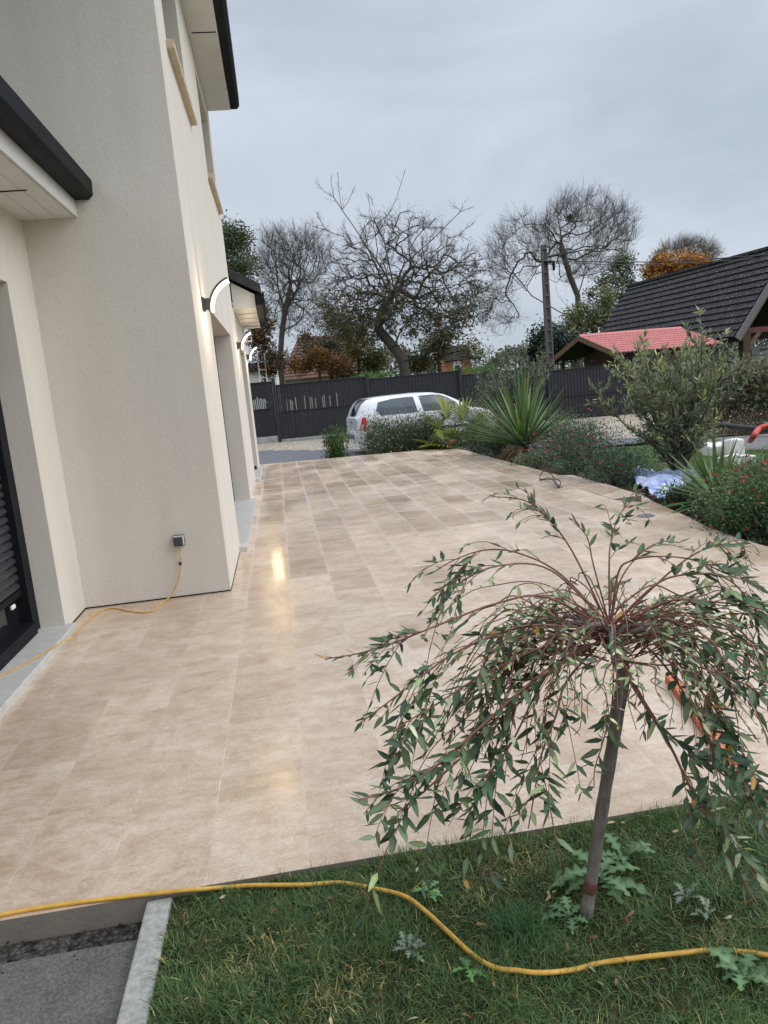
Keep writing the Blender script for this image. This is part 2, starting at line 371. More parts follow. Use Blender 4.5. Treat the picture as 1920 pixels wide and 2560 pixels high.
# ------------------------------------------------------------ foliage kit (numpy)
def unit(a): return a/(np.linalg.norm(a, axis=-1, keepdims=True)+1e-9)
def rdir(n, zmin=-1.0, zmax=1.0):
    z = rng.uniform(zmin, zmax, n); t = rng.uniform(0, 2*np.pi, n); r = np.sqrt(1-z*z)
    return np.stack([r*np.cos(t), r*np.sin(t), z], 1)
def pick(cols, n, jit=0.18):
    c = np.asarray(cols)[rng.integers(0, len(cols), n)]
    return c*rng.uniform(1-jit, 1+jit, (n, 1))
def leaves(Pb, D, Nn, L, W, C, curl=0.12, detail=True, rib=1.0):
    """leaf meshes: base points, direction, normal, lengths, widths, colours"""
    n = len(Pb); D = unit(D); S = unit(np.cross(D, Nn)); Nn = np.cross(S, D)
    L = np.broadcast_to(L, (n,))[:, None, None]; W = np.broadcast_to(W, (n,))[:, None, None]
    if detail:
        T = np.array([[0,0,0],[.3,-.5,.10],[.3,0,0],[.3,.5,.10],[.68,-.36,.08],[.68,0,0],[.68,.36,.08],[1,0,0]])
        F4 = [(1,2,5,4),(2,3,6,5)]; F3 = [(0,2,1),(0,3,2),(4,5,7),(5,6,7)]
        shade = np.array([1,1,rib,1,1,rib,1,1])
    else:
        T = np.array([[0,0,0],[.45,-.5,.08],[1,0,0],[.45,.5,.08]]); F4 = [(0,1,2,3)]; F3 = []; shade = np.ones(4)
    t = T[:, 0][None, :, None]; s = T[:, 1][None, :, None]; h = T[:, 2][None, :, None]
    V = Pb[:, None, :]+L*t*D[:, None, :]+W*s*S[:, None, :]+(W*h-L*curl*t*t)*Nn[:, None, :]
    k = len(T); base = np.arange(n)[:, None, None]*k
    F = [ (np.array(f)[None]+base).reshape(-1, len(f[0])) for f in (F4, F3) if f]
    Cc = np.repeat(C, k, 0)*np.tile(shade, n)[:, None]
    return V.reshape(-1, 3), F, Cc
def blades(Pb, D, L, W, droop, C, rows=5, fold=0.25, tipcol=None, prof='sword', side=None):
    n = len(Pb); D = unit(D); L = np.broadcast_to(L, (n,)); W = np.broadcast_to(W, (n,)); droop = np.broadcast_to(droop, (n,))
    up = np.tile([0, 0, 1.0], (n, 1)); S = unit(np.cross(D, up)+1e-5) if side is None else side
    N = np.cross(S, D); Vs = []; Cs = []
    ts = np.linspace(0, 1, rows)
    for t in ts:
        wd = {'sword': (0.55+1.6*t*(1-t))*(1-t**4), 'grass': 1-0.9*t**1.5, 'frond': min(1, 4*t+0.1)*(1-t**6)}[prof]
        wd = max(wd, 0.03)
        c = Pb+D*(L*t)[:, None]; c[:, 2] -= droop*L*t*t
        for q in ((-1, 0, 1) if fold else (-1, 1)):
            Vs.append(c+S*(q*W*wd/2)[:, None]+N*(abs(q)*fold*W*wd/2)[:, None])
            Cs.append(C if tipcol is None else C*(1-t)+tipcol*t)
    m = 3 if fold else 2
    V = np.stack(Vs, 1); Cc = np.stack(Cs, 1); k = rows*m; f = []
    for r_ in range(rows-1):
        for q in range(m-1): f.append((r_*m+q, r_*m+q+1, (r_+1)*m+q+1, (r_+1)*m+q))
    F = [(np.array(f)[None]+np.arange(n)[:, None, None]*k).reshape(-1, 4)]
    return V.reshape(-1, 3), F, Cc.reshape(-1, 3)
def merge(parts):
    Vs, Fs, Cs, k = [], {}, [], 0
    for V, F, C in parts:
        Vs.append(V); Cs.append(C)
        for f in F: Fs.setdefault(f.shape[1], []).append(f+k)
        k += len(V)
    return np.concatenate(Vs), [np.concatenate(f) for f in Fs.values()], np.concatenate(Cs)
def foliage(name, parts, mat, parent=None, off=None, smooth=False):
    V, F, C = merge(parts)
    if off is True: off = parent.location
    if off is not None: V = V-np.array(off)
    return link(name, fastmesh(name, V, F, C, smooth), mat, parent)
def sticks(A, B, ra, rb, n=4):
    """many tapered sticks"""
    A = np.asarray(A); B = np.asarray(B); D = unit(B-A)
    ref = np.where(np.abs(D[:, 2:3]) < 0.9, np.array([[0, 0, 1.0]]), np.array([[1.0, 0, 0]]))
    U = unit(np.cross(D, ref)); Wv = np.cross(D, U); m = len(A); V = []
    for P_, r in ((A, ra), (B, rb)):
        r = np.broadcast_to(r, (m,))[:, None]
        for j in range(n):
            t = 2*np.pi*j/n; V.append(P_+r*(np.cos(t)*U+np.sin(t)*Wv))
    V = np.stack(V, 1).reshape(-1, 3)
    f = np.array([(j, (j+1) % n, n+(j+1) % n, n+j) for j in range(n)])
    return V, [(f[None]+np.arange(m)[:, None, None]*2*n).reshape(-1, 4)], np.ones((len(V), 3))
def grow(trunk, targets, turn=1.2, seg=4, wob=0.10, up=0.0, sag=0.0):
    """skeleton: trunk polylines [(points)], then every target joined to the nearest node"""
    pos = []; par = []; dr = []
    for pl in trunk:
        st = pl[0]
        prev = -1
        if pos:
            d = np.linalg.norm(np.array(pos)-np.array(st), axis=1); prev = int(d.argmin())
        else:
            pos.append(np.array(st, float)); par.append(-1); dr.append(unit(np.array(pl[1], float)-np.array(st, float))); prev = 0
        for p in pl[1:]:
            p = np.array(p, float); dr.append(unit(p-pos[prev])); pos.append(p); par.append(prev); prev = len(pos)-1
    pos = [np.array(p) for p in pos]
    A = np.array(pos); Dn = np.array(dr)
    for T in targets:
        v = T-A; d = np.linalg.norm(v, axis=1)+1e-6
        c = d*(1+turn*(1-(v*Dn).sum(1)/d))
        i = int(c.argmin()); st = A[i]; dd = d[i]
        d0 = Dn[i]*dd*0.26; newp = []; prev = i
        k = max(1, min(seg, int(dd/0.12)))
        for q in range(1, k+1):
            t = q/k
            b = st*(1-t)**2+2*(st+d0)*t*(1-t)+T*t*t
            if q < k: b = b+rng.normal(0, wob*dd/k, 3)
            b = b+np.array([0, 0, -sag*dd*t*t])
            newp.append(b); par.append(prev if q == 1 else len(A)+q-2)
        nd = []; pp = st
        for b in newp: nd.append(unit(b-pp+np.array([0, 0, up])*np.linalg.norm(b-pp))); pp = b
        A = np.vstack([A, newp]); Dn = np.vstack([Dn, nd])
    par = np.array(par); n = len(A); cnt = np.zeros(n)
    kids = np.bincount(par[par >= 0], minlength=n); cnt[kids == 0] = 1
    for i in range(n-1, 0, -1): cnt[par[i]] += cnt[i]
    return A, par, cnt
def skel_mesh(A, par, cnt, rtip, pw=0.5, n=4, rmax=9):
    i = np.arange(1, len(A)); r = np.minimum(rtip*cnt**pw, rmax)
    return sticks(A[par[i]], A[i], np.minimum(r[par[i]], r[i]*1.35), r[i], n)
def ell(n, c, r, shell=0.5, zmin=-1):
    """points in an ellipsoid, pushed to the shell"""
    d = rdir(n, zmin); q = rng.uniform(shell**3, 1, n)**(1/3)
    return np.array(c)+d*q[:, None]*np.array(r)

def shrub(name, label, cat, base, r, h, n, leaf, cols, flowers=None, group=None, clumps=14, stems=10, detail=False, lift=0.35, asp=0.4, spread=0.33, flowtop=True):
    root = empty(name, base, label, cat, group); b = np.array(base, float)
    cc = ell(clumps, (0, 0, h*0.5), (r[0]*0.78, r[1]*0.78, h*0.46), 0.45)
    q = rng.integers(0, clumps, n)
    pts = cc[q]+rng.normal(0, 1, (n, 3))*np.array([r[0], r[1], h*0.62])*spread
    pts[:, 2] = np.abs(pts[:, 2])
    D = unit(unit(pts-np.array([0, 0, h*0.15]))*0.8+rdir(n)*0.8+np.array([0, 0, lift]))
    base_c = pick(cols, clumps, 0.22)[q]*rng.uniform(0.75, 1.25, (n, 1))
    Ln = leaf*rng.uniform(0.6, 1.25, n)
    parts = [leaves(pts, D, unit(rdir(n)+np.array([0, 0, 1.0])), Ln, Ln*asp, base_c, 0.15, detail)]
    ends = cc*rng.uniform(0.7, 1.0, (clumps, 1)); st = np.tile([0, 0, -0.03], (clumps, 1))+rng.normal(0, 0.03, (clumps, 3))*np.array([1, 1, 0])
    mid = (st+ends)/2+np.array([0, 0, h*0.08])
    sm = merge([sticks(st, mid, 0.012, 0.008), sticks(mid, ends, 0.008, 0.004)])
    link('stems', fastmesh('stems', sm[0], sm[1]), M['bark'], root)
    if flowers:
        m, fc, fs = flowers
        fp = cc[rng.integers(0, clumps, m)]+rng.normal(0, 1, (m, 3))*np.array([r[0], r[1], h*0.55])*spread*1.15
        fp[:, 2] = np.clip(np.abs(fp[:, 2]), h*(0.35 if flowtop else 0.1), h*1.2)
        k = 5; fpp = np.repeat(fp, k, 0); Df = unit(rdir(m*k, -0.2)+np.array([0, 0, 0.4]))
        parts.append(leaves(fpp, Df, rdir(m*k), fs*rng.uniform(0.7, 1.2, m*k), fs*0.7, np.repeat(pick(fc, m, 0.2), k, 0), 0.2, False))
    foliage('foliage', parts, M['leaf'], root)
    return root

# ============================================================ GROUND
def g(x, y):
    """ground height"""
    def sm(a, b, v): t = np.clip((v-a)/(b-a), 0, 1); return t*t*(3-2*t)
    front = -0.085
    back = -0.33-0.022*np.clip(x, -20, 14)
    z = front+(back-front)*sm(13.0, 16.0, y)
    z = z+(0.19)*sm(20.0, 24.0, y)
    side = -0.085-0.055*np.clip(x-4.5, 0, 8)*sm(7, 11, y)*(1-sm(13, 16, y))
    return z+(side-front)*(1-sm(13, 16, y))
def sheet(name, xs, ys, lift, mat, mask=None):
    X, Yy = np.meshgrid(xs, ys); Z = g(X, Yy)+lift; nx = len(xs); V = np.stack([X, Yy, Z], -1).reshape(-1, 3)
    F = [(j*nx+i, j*nx+i+1, (j+1)*nx+i+1, (j+1)*nx+i) for j in range(len(ys)-1) for i in range(nx-1)]
    if mask: F = [f for f in F if mask(V[list(f)].mean(0))]
    o = link(name, fastmesh(name, V, [np.array(F)], smooth=True), mat); return tag(o, kind='structure')
gx = np.concatenate([[-900, -300, -100, -50, -25], np.arange(-14, 20.1, 0.5), [26, 40, 70, 120, 300, 900]])
gy = np.concatenate([[-900, -200, -50, -15, -5], np.arange(-1, 30.1, 0.5), [36, 45, 60, 90, 140, 300, 1200]])
sheet('ground', gx, gy, -0.02, M['field'])
PAT = [(-3, 2.055), (3.30, 2.055), (3.283, 4.81), (3.27, 5.12), (3.31, 5.64), (3.39, 6.05), (3.50, 6.85), (3.60, 7.35), (3.62, 9.25), (3.476, 9.35), (3.34, 14.703), (-0.46, 15.376), (-3, 15.83)]
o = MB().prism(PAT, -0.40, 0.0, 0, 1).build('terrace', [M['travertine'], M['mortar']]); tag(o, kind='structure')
# front: lawn on the right of the kerb, asphalt path on the left
sheet('lawn', np.linspace(-0.455, 4.5, 26), np.linspace(-0.6, 2.054, 15), 0.066, M['lawn'])
o = MB().box((-3.2, -1, -0.3), (-0.532, 1.965, -0.066)).build('asphalt_path', M['asphalt']); tag(o, kind='structure')
o = MB().box((-3.2, 1.967, -0.3), (-0.532, 2.052, -0.076)).build('gravel_strip', M['rubble']); tag(o, kind='structure')
o = MB().box((-0.53, 1.0, -0.35), (-0.458, 2.052, -0.012)).build('kerb', M['kerb'], bevel=0.008); tag(o, kind='structure')
# side bed, back lawn, drives
sheet('garden_bed', np.arange(2.6, 5.01, 0.3), np.arange(2.1, 15.2, 0.4), 0.006, M['soil'])
sheet('bed_behind_terrace', np.arange(0.9, 7.0, 0.3), np.arange(14.2, 16.4, 0.3), 0.010, M['soil'])
sheet('driveway', np.arange(-4, 15, 0.25), np.arange(16.2, 22.2, 0.25), 0.022, M['drive'], lambda c: c[1] < 21.7-0.5*c[0])
sheet('drive_side', np.arange(7.2, 20.1, 0.4), np.arange(11.3, 16.0, 0.45), 0.008, M['asphalt'])
sheet('gravel', np.arange(-4, 15, 0.4), np.arange(16.2, 24.1, 0.4), 0.006, M['gravel'])
sheet('gravel_patch', np.arange(5.0, 9.0, 0.4), np.arange(14.2, 16.2, 0.4), 0.014, M['gravel'])
rub = []
pb = np.stack([rng.uniform(-1.5, -0.54, 260), rng.uniform(1.90, 2.05, 260), np.full(260, -0.072)], 1)
V, F, C = leaves(pb, rdir(260, -0.2), rdir(260), rng.uniform(0.004, 0.014, 260), 0.009, np.ones((260, 3)), 0, True)
o = link('gravel_crumbs', fastmesh('gravel_crumbs', V, F), M['rubble']); tag(o, 'loose grey gravel crumbs along the terrace foot beside the asphalt path', 'gravel', kind='stuff')

# ============================================================ HOUSE
XF, XL, YFR = -0.486, -1.505, 5.460
house = empty('house', (-2.5, 8.5, 0), 'white rendered house with black gutters, dark shutters and three lit wall lamps beside the terrace', 'house')
def wall(holes, umin, umax, vmin, vmax, fn, depth, thick=0.3):
    """front faces with rectangular holes, reveals `depth` deep; fn(u, v, d) -> xyz, d into the wall"""
    us = sorted({umin, umax, *[h[0] for h in holes], *[h[1] for h in holes]}); vs = sorted({vmin, vmax, *[h[2] for h in holes], *[h[3] for h in holes]})
    m = MB()
    for i in range(len(us)-1):
        for j in range(len(vs)-1):
            uc, vc = (us[i]+us[i+1])/2, (vs[j]+vs[j+1])/2
            if any(h[0] < uc < h[1] and h[2] < vc < h[3] for h in holes): continue
            m.add([fn(us[i], vs[j], 0), fn(us[i+1], vs[j], 0), fn(us[i+1], vs[j+1], 0), fn(us[i], vs[j+1], 0)], [(0, 1, 2, 3)])
    for a, b, c, d in holes:
        for (p, q) in (((a, c), (a, d)), ((b, d), (b, c)), ((a, d), (b, d)), ((b, c), (a, c))):
            m.add([fn(*p, 0), fn(*q, 0), fn(*q, depth), fn(*p, depth)], [(0, 1, 2, 3)])
    return m
ff = lambda u, v, d: (XF-d, u, v)
D1 = (6.95, 9.95, -0.05, 2.145); D2 = (12.45, 14.25, -0.05, 2.13)
W1 = (6.04, 7.50, 3.905, 5.02); W2 = (9.38, 11.02, 3.905, 5.02)
fac = wall([D1, W1, W2], YFR, 11.50, -0.35, 5.27, ff, 0.24)
m2 = wall([D2], 11.50, 15.42, -0.35, 2.665, ff, 0.24)
fac.add(m2.v, m2.f)
fac.add([(XF, 11.5, 2.66), (XF, 11.5, 5.27), (-7, 11.5, 5.27), (-7, 11.5, 2.66)], [(0, 1, 2, 3)])   # end of the upper storey
fac.add([(XF, 15.42, -0.35), (XF, 15.42, 2.665), (-3.5, 15.42, 4.6), (-7, 15.42, 2.665), (-7, 15.42, -0.35)], [(4, 3, 2, 1, 0)])
fac.build('wall', M['plaster'], house, True)
MB().add([(-7, YFR, -0.35), (XF, YFR, -0.35), (XF, YFR, 5.27), (-7, YFR, 5.27)], [(0, 1, 2, 3)]).build('wall', M['plaster'], house, True)
DL = (2.3, 4.95, -0.05, 2.175)
wall([DL], -3.0, YFR, -0.35, 2.64, lambda u, v, d: (XL-d, u, v), 0.24).build('wall', M['plaster'], house, True)
MB().box((XL-0.01, YFR-0.003, 0.0005), (XF+0.003, YFR+0.01, 0.009)).build('base_joint', M['black_metal'], house, True)
MB().box((XL-0.01, 4.986, 0.0005), (XL+0.003, YFR-0.003, 0.009)).build('base_joint', M['black_metal'], house, True)
MB().box((XF-0.01, YFR+0.011, 0.0005), (XF+0.003, 6.795, 0.008)).build('base_joint', M['black_metal'], house, True)
# upper eave: soffit, gutter, roof
so = MB().box((XF, 1.5, 5.262), (-0.180, 11.39, 5.275)).build('soffit', M['white_pvc'], house, True)
MB().box((-0.455, 9.06, 5.256), (-0.20, 9.075, 5.2615)).build('vent_slot', M['black_metal'], so, (0, 0, 0)).location = (2.5, -8.5, 0)
gp = [(-0.178, 5.262), (-0.085, 5.262), (-0.050, 5.30), (-0.044, 5.42), (-0.062, 5.43), (-0.07, 5.50), (-0.178, 5.52)]
def extr(poly, y0, y1):
    m = MB(); n = len(poly); m.add([(x, y0, z) for x, z in poly]+[(x, y1, z) for x, z in poly], [tuple(range(n)), tuple(range(2*n-1, n-1, -1))]+[(i, n+i, n+(i+1) % n, (i+1) % n) for i in range(n)]); return m
extr(gp, 1.5, 11.37).build('gutter', M['black_metal'], house, True)
extr([(-0.10, 5.50), (-0.10, 5.56), (-3.9, 7.3), (-3.9, 7.24)], 1.5, 11.41).build('roof', M['dark_tile'], house, True)
# left wing eave
so = MB()
for k in range(3): so.box((XL+0.112*k, 0.3, 2.632), (XL+0.112*(k+1)-0.004, YFR-0.002, 2.645))
so = so.build('soffit', M['white_pvc'], house, True)
MB().box((XL+0.02, 4.74, 2.627), (XL+0.25, 4.752, 2.6315)).build('vent_slot', M['black_metal'], so, (0, 0, 0)).location = (2.5, -8.5, 0)
MB().box((XL+0.338, 0.3, 2.632), (XL+0.352, YFR-0.002, 2.80)).build('fascia', M['white_pvc'], house, True)
gx0 = XL+0.354
extr([(gx0, 2.735), (gx0+0.085, 2.735), (gx0+0.115, 2.76), (gx0+0.120, 2.855), (gx0+0.105, 2.86), (gx0+0.098, 2.84), (gx0, 2.84)], 0.3, YFR-0.004).build('gutter', M['black_metal'], house, True)
extr([(gx0+0.06, 2.845), (gx0+0.06, 2.875), (-5.0, 4.45), (-5.0, 4.40), (gx0-0.05, 2.82)], 0.3, YFR-0.003).build('roof', M['dark_tile'], house, True)
# far wing eave
ye0, ye1 = 11.95, 15.62
m = MB().add([(XF, ye0, 2.668), (-0.155, ye0, 2.668), (-0.155, ye0, 2.865), (XF, ye0, 3.06)]+[(XF, ye1, 2.668), (-0.155, ye1, 2.668), (-0.155, ye1, 2.865), (XF, ye1, 3.06)], [(0,1,2,3),(7,6,5,4),(0,4,5,1),(1,5,6,2),(2,6,7,3)])
so = m.build('soffit', M['white_pvc'], house, True)
for yy in (12.7, 13.5, 14.3, 15.1):
    MB().box((XF+0.02, yy, 2.663), (-0.17, yy+0.02, 2.6675)).build('panel_joint', M['greytrim'], so, (0, 0, 0)).location = (2.5, -8.5, 0)
extr([(-0.153, 2.70), (-0.05, 2.70), (-0.015, 2.74), (-0.01, 2.86), (-0.153, 2.86)], ye0-0.06, ye1).build('gutter', M['black_metal'], house, True)
extr([(-0.05, 2.865), (-0.05, 3.00), (-3.5, 5.02), (-3.5, 4.80)], ye0-0.08, ye1+0.05).build('roof', M['dark_tile'], house, True)
extr([(-3.5, 5.02), (-3.5, 4.80), (-7.2, 2.865), (-7.2, 3.0)], 11.52, ye1+0.05).build('roof', M['dark_tile'], house, True)
# openings
def glazed(name, h, pos, mull, par=house, fw=0.055):
    a, b, c, d = h; x = pos
    m = MB().box((x-0.06, a, c), (x, a+fw, d)).box((x-0.06, b-fw, c), (x, b, d)).box((x-0.06, a+fw, d-fw), (x, b-fw, d)).box((x-0.06, a+fw, c), (x, b-fw, c+fw))
    for k in range(1, mull):
        u = a+(b-a)*k/mull; m.box((x-0.058, u-fw/2, c+fw), (x+0.003, u+fw/2, d-fw))
    f = m.build(name, M['black_metal'], par, True)
    MB().box((x-0.045, a+fw, c+fw), (x-0.035, b-fw, d-fw)).build('pane', M['glass'], f, house.location)
    return f
glazed('french_door', (6.952, 9.948, 0.06, 2.143), XF-0.20, 3)
glazed('french_door', (12.452, 14.248, 0.06, 2.128), XF-0.20, 2)
for wn_ in (W1, W2):
    f = glazed('window', (wn_[0]+.002, wn_[1]-.002, wn_[2]+.002, wn_[3]-.002), XF-0.18, 2)
    MB().box((XF-0.17, wn_[0]-0.07, 3.84), (XF+0.055, wn_[1]+0.07, 3.903)).build('sill', M['beige_sill'], f, house.location, bevel=0.006)
for a, b in ((6.80, 10.02), (12.3, 14.36)):
    m = MB(); n = int((b-a)/0.6); w_ = (b-a)/n
    for k in range(n): m.box((XF-0.24, a+w_*k+0.002, -0.02), (XF+0.075, a+w_*(k+1)-0.002, 0.052))
    m.build('door_sill', M['stone_sill'], house, True, bevel=0.005)
MB().box((XL-0.26, 2.25, -0.02), (XL+0.06, 4.985, 0.042)).build('door_sill', M['stone_sill'], house, True, bevel=0.006)
# roller shutter of the near opening
rs = MB(); z = 0.33
while z < 2.17:
    rs.add([(XL-0.205, 2.42, z), (XL-0.205, 4.83, z), (XL-0.188, 4.83, z+0.018), (XL-0.188, 4.83, z+0.034), (XL-0.205, 4.83, z+0.05), (XL-0.188, 2.42, z+0.018), (XL-0.188, 2.42, z+0.034), (XL-0.205, 2.42, z+0.05)],
        [(0, 1, 2, 5), (5, 2, 3, 6), (6, 3, 4, 7)]); z += 0.052
sh = rs.build('roller_shutter', M['shutter'], house, True)
MB().box((XL-0.23, 2.42, 0.30), (XL-0.185, 4.83, 0.335)).build('bottom_rail', M['black_metal'], sh, house.location)
MB().box((XL-0.186, 4.60, 0.262), (XL-0.17, 4.66, 0.288)).build('shutter_stop', M['whitepaint'], sh, house.location, bevel=0.006)
fr = MB().box((XL-0.25, 4.83, 0.045), (XL-0.15, 4.948, 2.172)).box((XL-0.25, 2.302, 0.045), (XL-0.15, 2.42, 2.172)).box((XL-0.25, 2.42, 0.045), (XL-0.13, 4.83, 0.12)).box((XL-0.25, 2.42, 2.12), (XL-0.15, 4.83, 2.172))
fr.build('door_frame', M['black_metal'], house, True)
MB().box((XL-0.236, 2.42, 0.12), (XL-0.226, 4.83, 0.33)).build('door_pane', M['glass'], house, True)

# ------------------------------------------------------------ things on the facade
def wall_lamp(y, label):
    root = empty('wall_lamp', (XF, y, 2.05), label, 'lamp', 'curved lit lamps along the facade')
    MB().box((0.001, -0.05, 0.0), (0.02, 0.05, 0.105)).box((0.02, -0.035, 0.01), (0.07, 0.035, 0.095)).build('bracket', M['charcoal'], root, bevel=0.004)
    R0, cx, cz = 0.235, 0.298, 0.005; arc = [(cx-R0*math.cos(t), cz+R0*math.sin(t)) for t in np.linspace(-0.05, 1.22, 15)]
    out = MB(); inn = MB()
    for mb, r0, r1, hw in ((out, 1.0, 1.07, 0.034), (inn, 0.905, 0.998, 0.036)):
        for i in range(14):
            q = []
            for yy in (-hw, hw):
                for (k, r_) in ((i, r0), (i+1, r0), (i+1, r1), (i, r1)):
                    x, z = arc[k]; q.append((cx+(x-cx)*r_, yy, cz+(z-cz)*r_))
            fs = [(0,1,2,3),(7,6,5,4),(0,4,5,1),(2,6,7,3)]
            if i == 0: fs.append((0,3,7,4))
            if i == 13: fs.append((1,5,6,2))
            mb.add(q, fs)
    out.build('housing', M['charcoal'], root); inn.build('diffuser', M['lamp'], root)
    for px_, pz_, en in ((0.085, 0.13, 3.6), (0.115, 0.02, 3.6)):
        l = bpy.data.lights.new('lamp_light', 'POINT'); l.energy = en; l.color = (1.0, 0.72, 0.40); l.shadow_soft_size = 0.03
        lo = bpy.data.objects.new('lamp_light', l); COL.objects.link(lo); lo.parent = root; lo.location = (px_+0.03, 0.0, pz_-0.02)
wall_lamp(6.20, 'large curved lit wall lamp nearest the house corner, left of the first door')
wall_lamp(11.45, 'middle curved lit wall lamp under the far white eave, between the two doors')
wall_lamp(15.05, 'smallest and farthest curved lit wall lamp, at the far end of the facade')
root = empty('security_camera', (XF, 14.95, 2.42), 'small white security camera on the facade just above the farthest lamp', 'camera')
MB().box((0.001, -0.03, -0.03), (0.02, 0.03, 0.03)).box((0.02, -0.012, -0.012), (0.10, 0.012, 0.012)).build('bracket', M['whitepaint'], root)
MB().box((0.07, -0.11, -0.045), (0.15, 0.05, 0.04)).build('body', M['whitepaint'], root, bevel=0.012)
MB().disc((0.11, -0.125, 0.0), 0.028, 0.014, 12, 1).build('lens', M['blackplastic'], root)
# outdoor socket with plugged cord
root = empty('wall_socket', (-0.797, YFR, 0.415), 'square charcoal outdoor power socket with pale rim low on the gable wall', 'socket')
MB().box((-0.040, -0.022, -0.040), (0.040, -0.001, 0.040)).build('back_box', M['charcoal'], root, bevel=0.008)
MB().box((-0.036, -0.030, -0.034), (0.036, -0.0225, 0.036)).build('rim', M['whitepaint'], root, bevel=0.006)
MB().box((-0.034, -0.056, -0.036), (0.029, -0.0305, 0.029)).build('cover', M['charcoal'], root, bevel=0.007)
pts = [(-0.800, YFR-0.045, 0.385), (-0.802, YFR-0.035, 0.345), (-0.803, YFR-0.03, 0.30), (-0.808, YFR-0.025, 0.24), (-0.822, YFR-0.03, 0.18), (-0.855, YFR-0.035, 0.10), (-0.905, YFR-0.05, 0.03)]
pts += [P(405, 1508, Z=0.006), P(385, 1525, Z=0.006), P(358, 1531, Z=0.006), P(320, 1527, Z=0.006), P(285, 1520, Z=0.006), P(250, 1528, Z=0.006), P(215, 1555, Z=0.006), P(193, 1580, Z=0.006), P(184, 1594, Z=0.03), P(160, 1603, Z=0.048), P(70, 1655, Z=0.047), P(0, 1690, Z=0.047), P(-60, 1720, Z=0.047)]
root = empty('extension_cord', pts[6], 'thin yellow cord plugged into the wall socket, trailing over the tiles and the door sill', 'cord')
MB().tube(spline(pts, 8), 0.0042, 6).build('cable', M['yellow'], root, True, smooth=True)
c = np.array(pts[3]); MB().box(c-np.array([.009, .008, .010])+np.array([-.002, 0, .01]), c+np.array([.007, .008, .010])+np.array([0, 0, .01])).build('clip', M['blackplastic'], root, True)
# bits on the sills
b = P(598, 1246, Z=0.053)
m = MB().box((-0.05, -0.05, 0), (0.05, 0.05, 0.012)).box((-0.05, -0.05, 0.085), (0.05, 0.05, 0.10)).box((-0.05, -0.05, 0.012), (-0.035, 0.05, 0.085)).box((0.035, -0.05, 0.012), (0.05, 0.05, 0.085)).box((-0.007, -0.048, 0.012), (0.007, 0.048, 0.085)).box((-0.035, -0.03, 0.012), (-0.007, 0.03, 0.085)).box((0.007, -0.03, 0.012), (0.035, 0.03, 0.085))
o = m.build('block_offcut', M['wood']); o.location = b; o.rotation_euler = (0, 0, 0.1); tag(o, 'small brown hollow block standing at the far end of the first door sill', 'block')
b = P(640, 1163, Z=0.053)
m = MB().box((-0.06, -0.1, 0), (0.04, 0.08, 0.03)).box((-0.04, -0.06, 0.03), (0.03, 0.07, 0.055))
o = m.build('tile_spacers', M['blackplastic'], bevel=0.006); o.location = (b[0], 14.0, 0.053); tag(o, 'small dark packet of spacers lying on the sill of the far door', 'packet')

# ------------------------------------------------------------ terrace things
a0, a1, a2, a3 = P(1528, 1247, Z=0.0), P(1604, 1255, Z=0.0), P(1598, 1212, Z=0.0), P(1437, 1189, Z=0.0)
a0[1] = a0[1]-0.05
m = MB().hexa([a0+[0,0,-.02], a1+[0,0,-.02], np.array([3.60, 8.2, -.02]), np.array([3.25, 8.2, -.02]), a0+[0,0,.004], a1+[0,0,.066], np.array([3.60, 8.2, .012]), np.array([3.25, 8.2, .004])])
m.mi = [1, 0, 1, 1, 1, 1]
o = m.build('paving_slab', [M['travertine'], M['mortar']]); tag(o, 'loose travertine slab tilted up with a brown edge at the terrace border beside the blue tarpaulin', 'slab')
o = MB().disc(tuple(P(1614, 1290, Z=0.001)), 0.078, 0.004, 24).build('ground_spotlight', M['greytrim']); tag(o, 'round dark ground spotlight set in the terrace near the tilted slab', 'spotlight')
L1 = [P(1396, 1219, Z=0.008), P(1385, 1205, Z=0.06), P(1374, 1196, Z=0.05), P(1352, 1198, Z=0.02), P(1350, 1190, Z=0.08), P(1360, 1178, Z=0.16), P(1378, 1185, Z=0.10), P(1386, 1200, Z=0.04), P(1398, 1216, Z=0.008)]
L2 = [P(1398, 1219, Z=0.008), P(1401, 1205, Z=0.06), P(1390, 1197, Z=0.07), P(1372, 1199, Z=0.02), P(1349, 1200, Z=0.006)]
root = empty('cable_loops', P(1396, 1219, Z=0.0), 'looped dark cables sticking out of a hole in the terrace near the raised planting', 'cable')
MB().tube(spline(L1, 6), 0.006, 6).tube(spline(L2, 6), 0.006, 6).build('cable', M['blackplastic'], root, True, smooth=True)
MB().disc(tuple(P(1396, 1219, Z=0.001)), 0.05, 0.003, 18).build('hole_cover', M['greytrim'], root, True)
o = MB().box((-0.06, -0.01, 0.0005), (0.06, 0.01, 0.004)).build('joint_shadow_strip', M['mortar']); o.location = P(1267, 1174, Z=0); o.name = 'painted_joint_shadow'; tag(o, 'short dark strip painted as a joint shadow on the terrace before the large yucca', 'shadow strip')  # thin dark strip standing in for the shadow in a paving joint
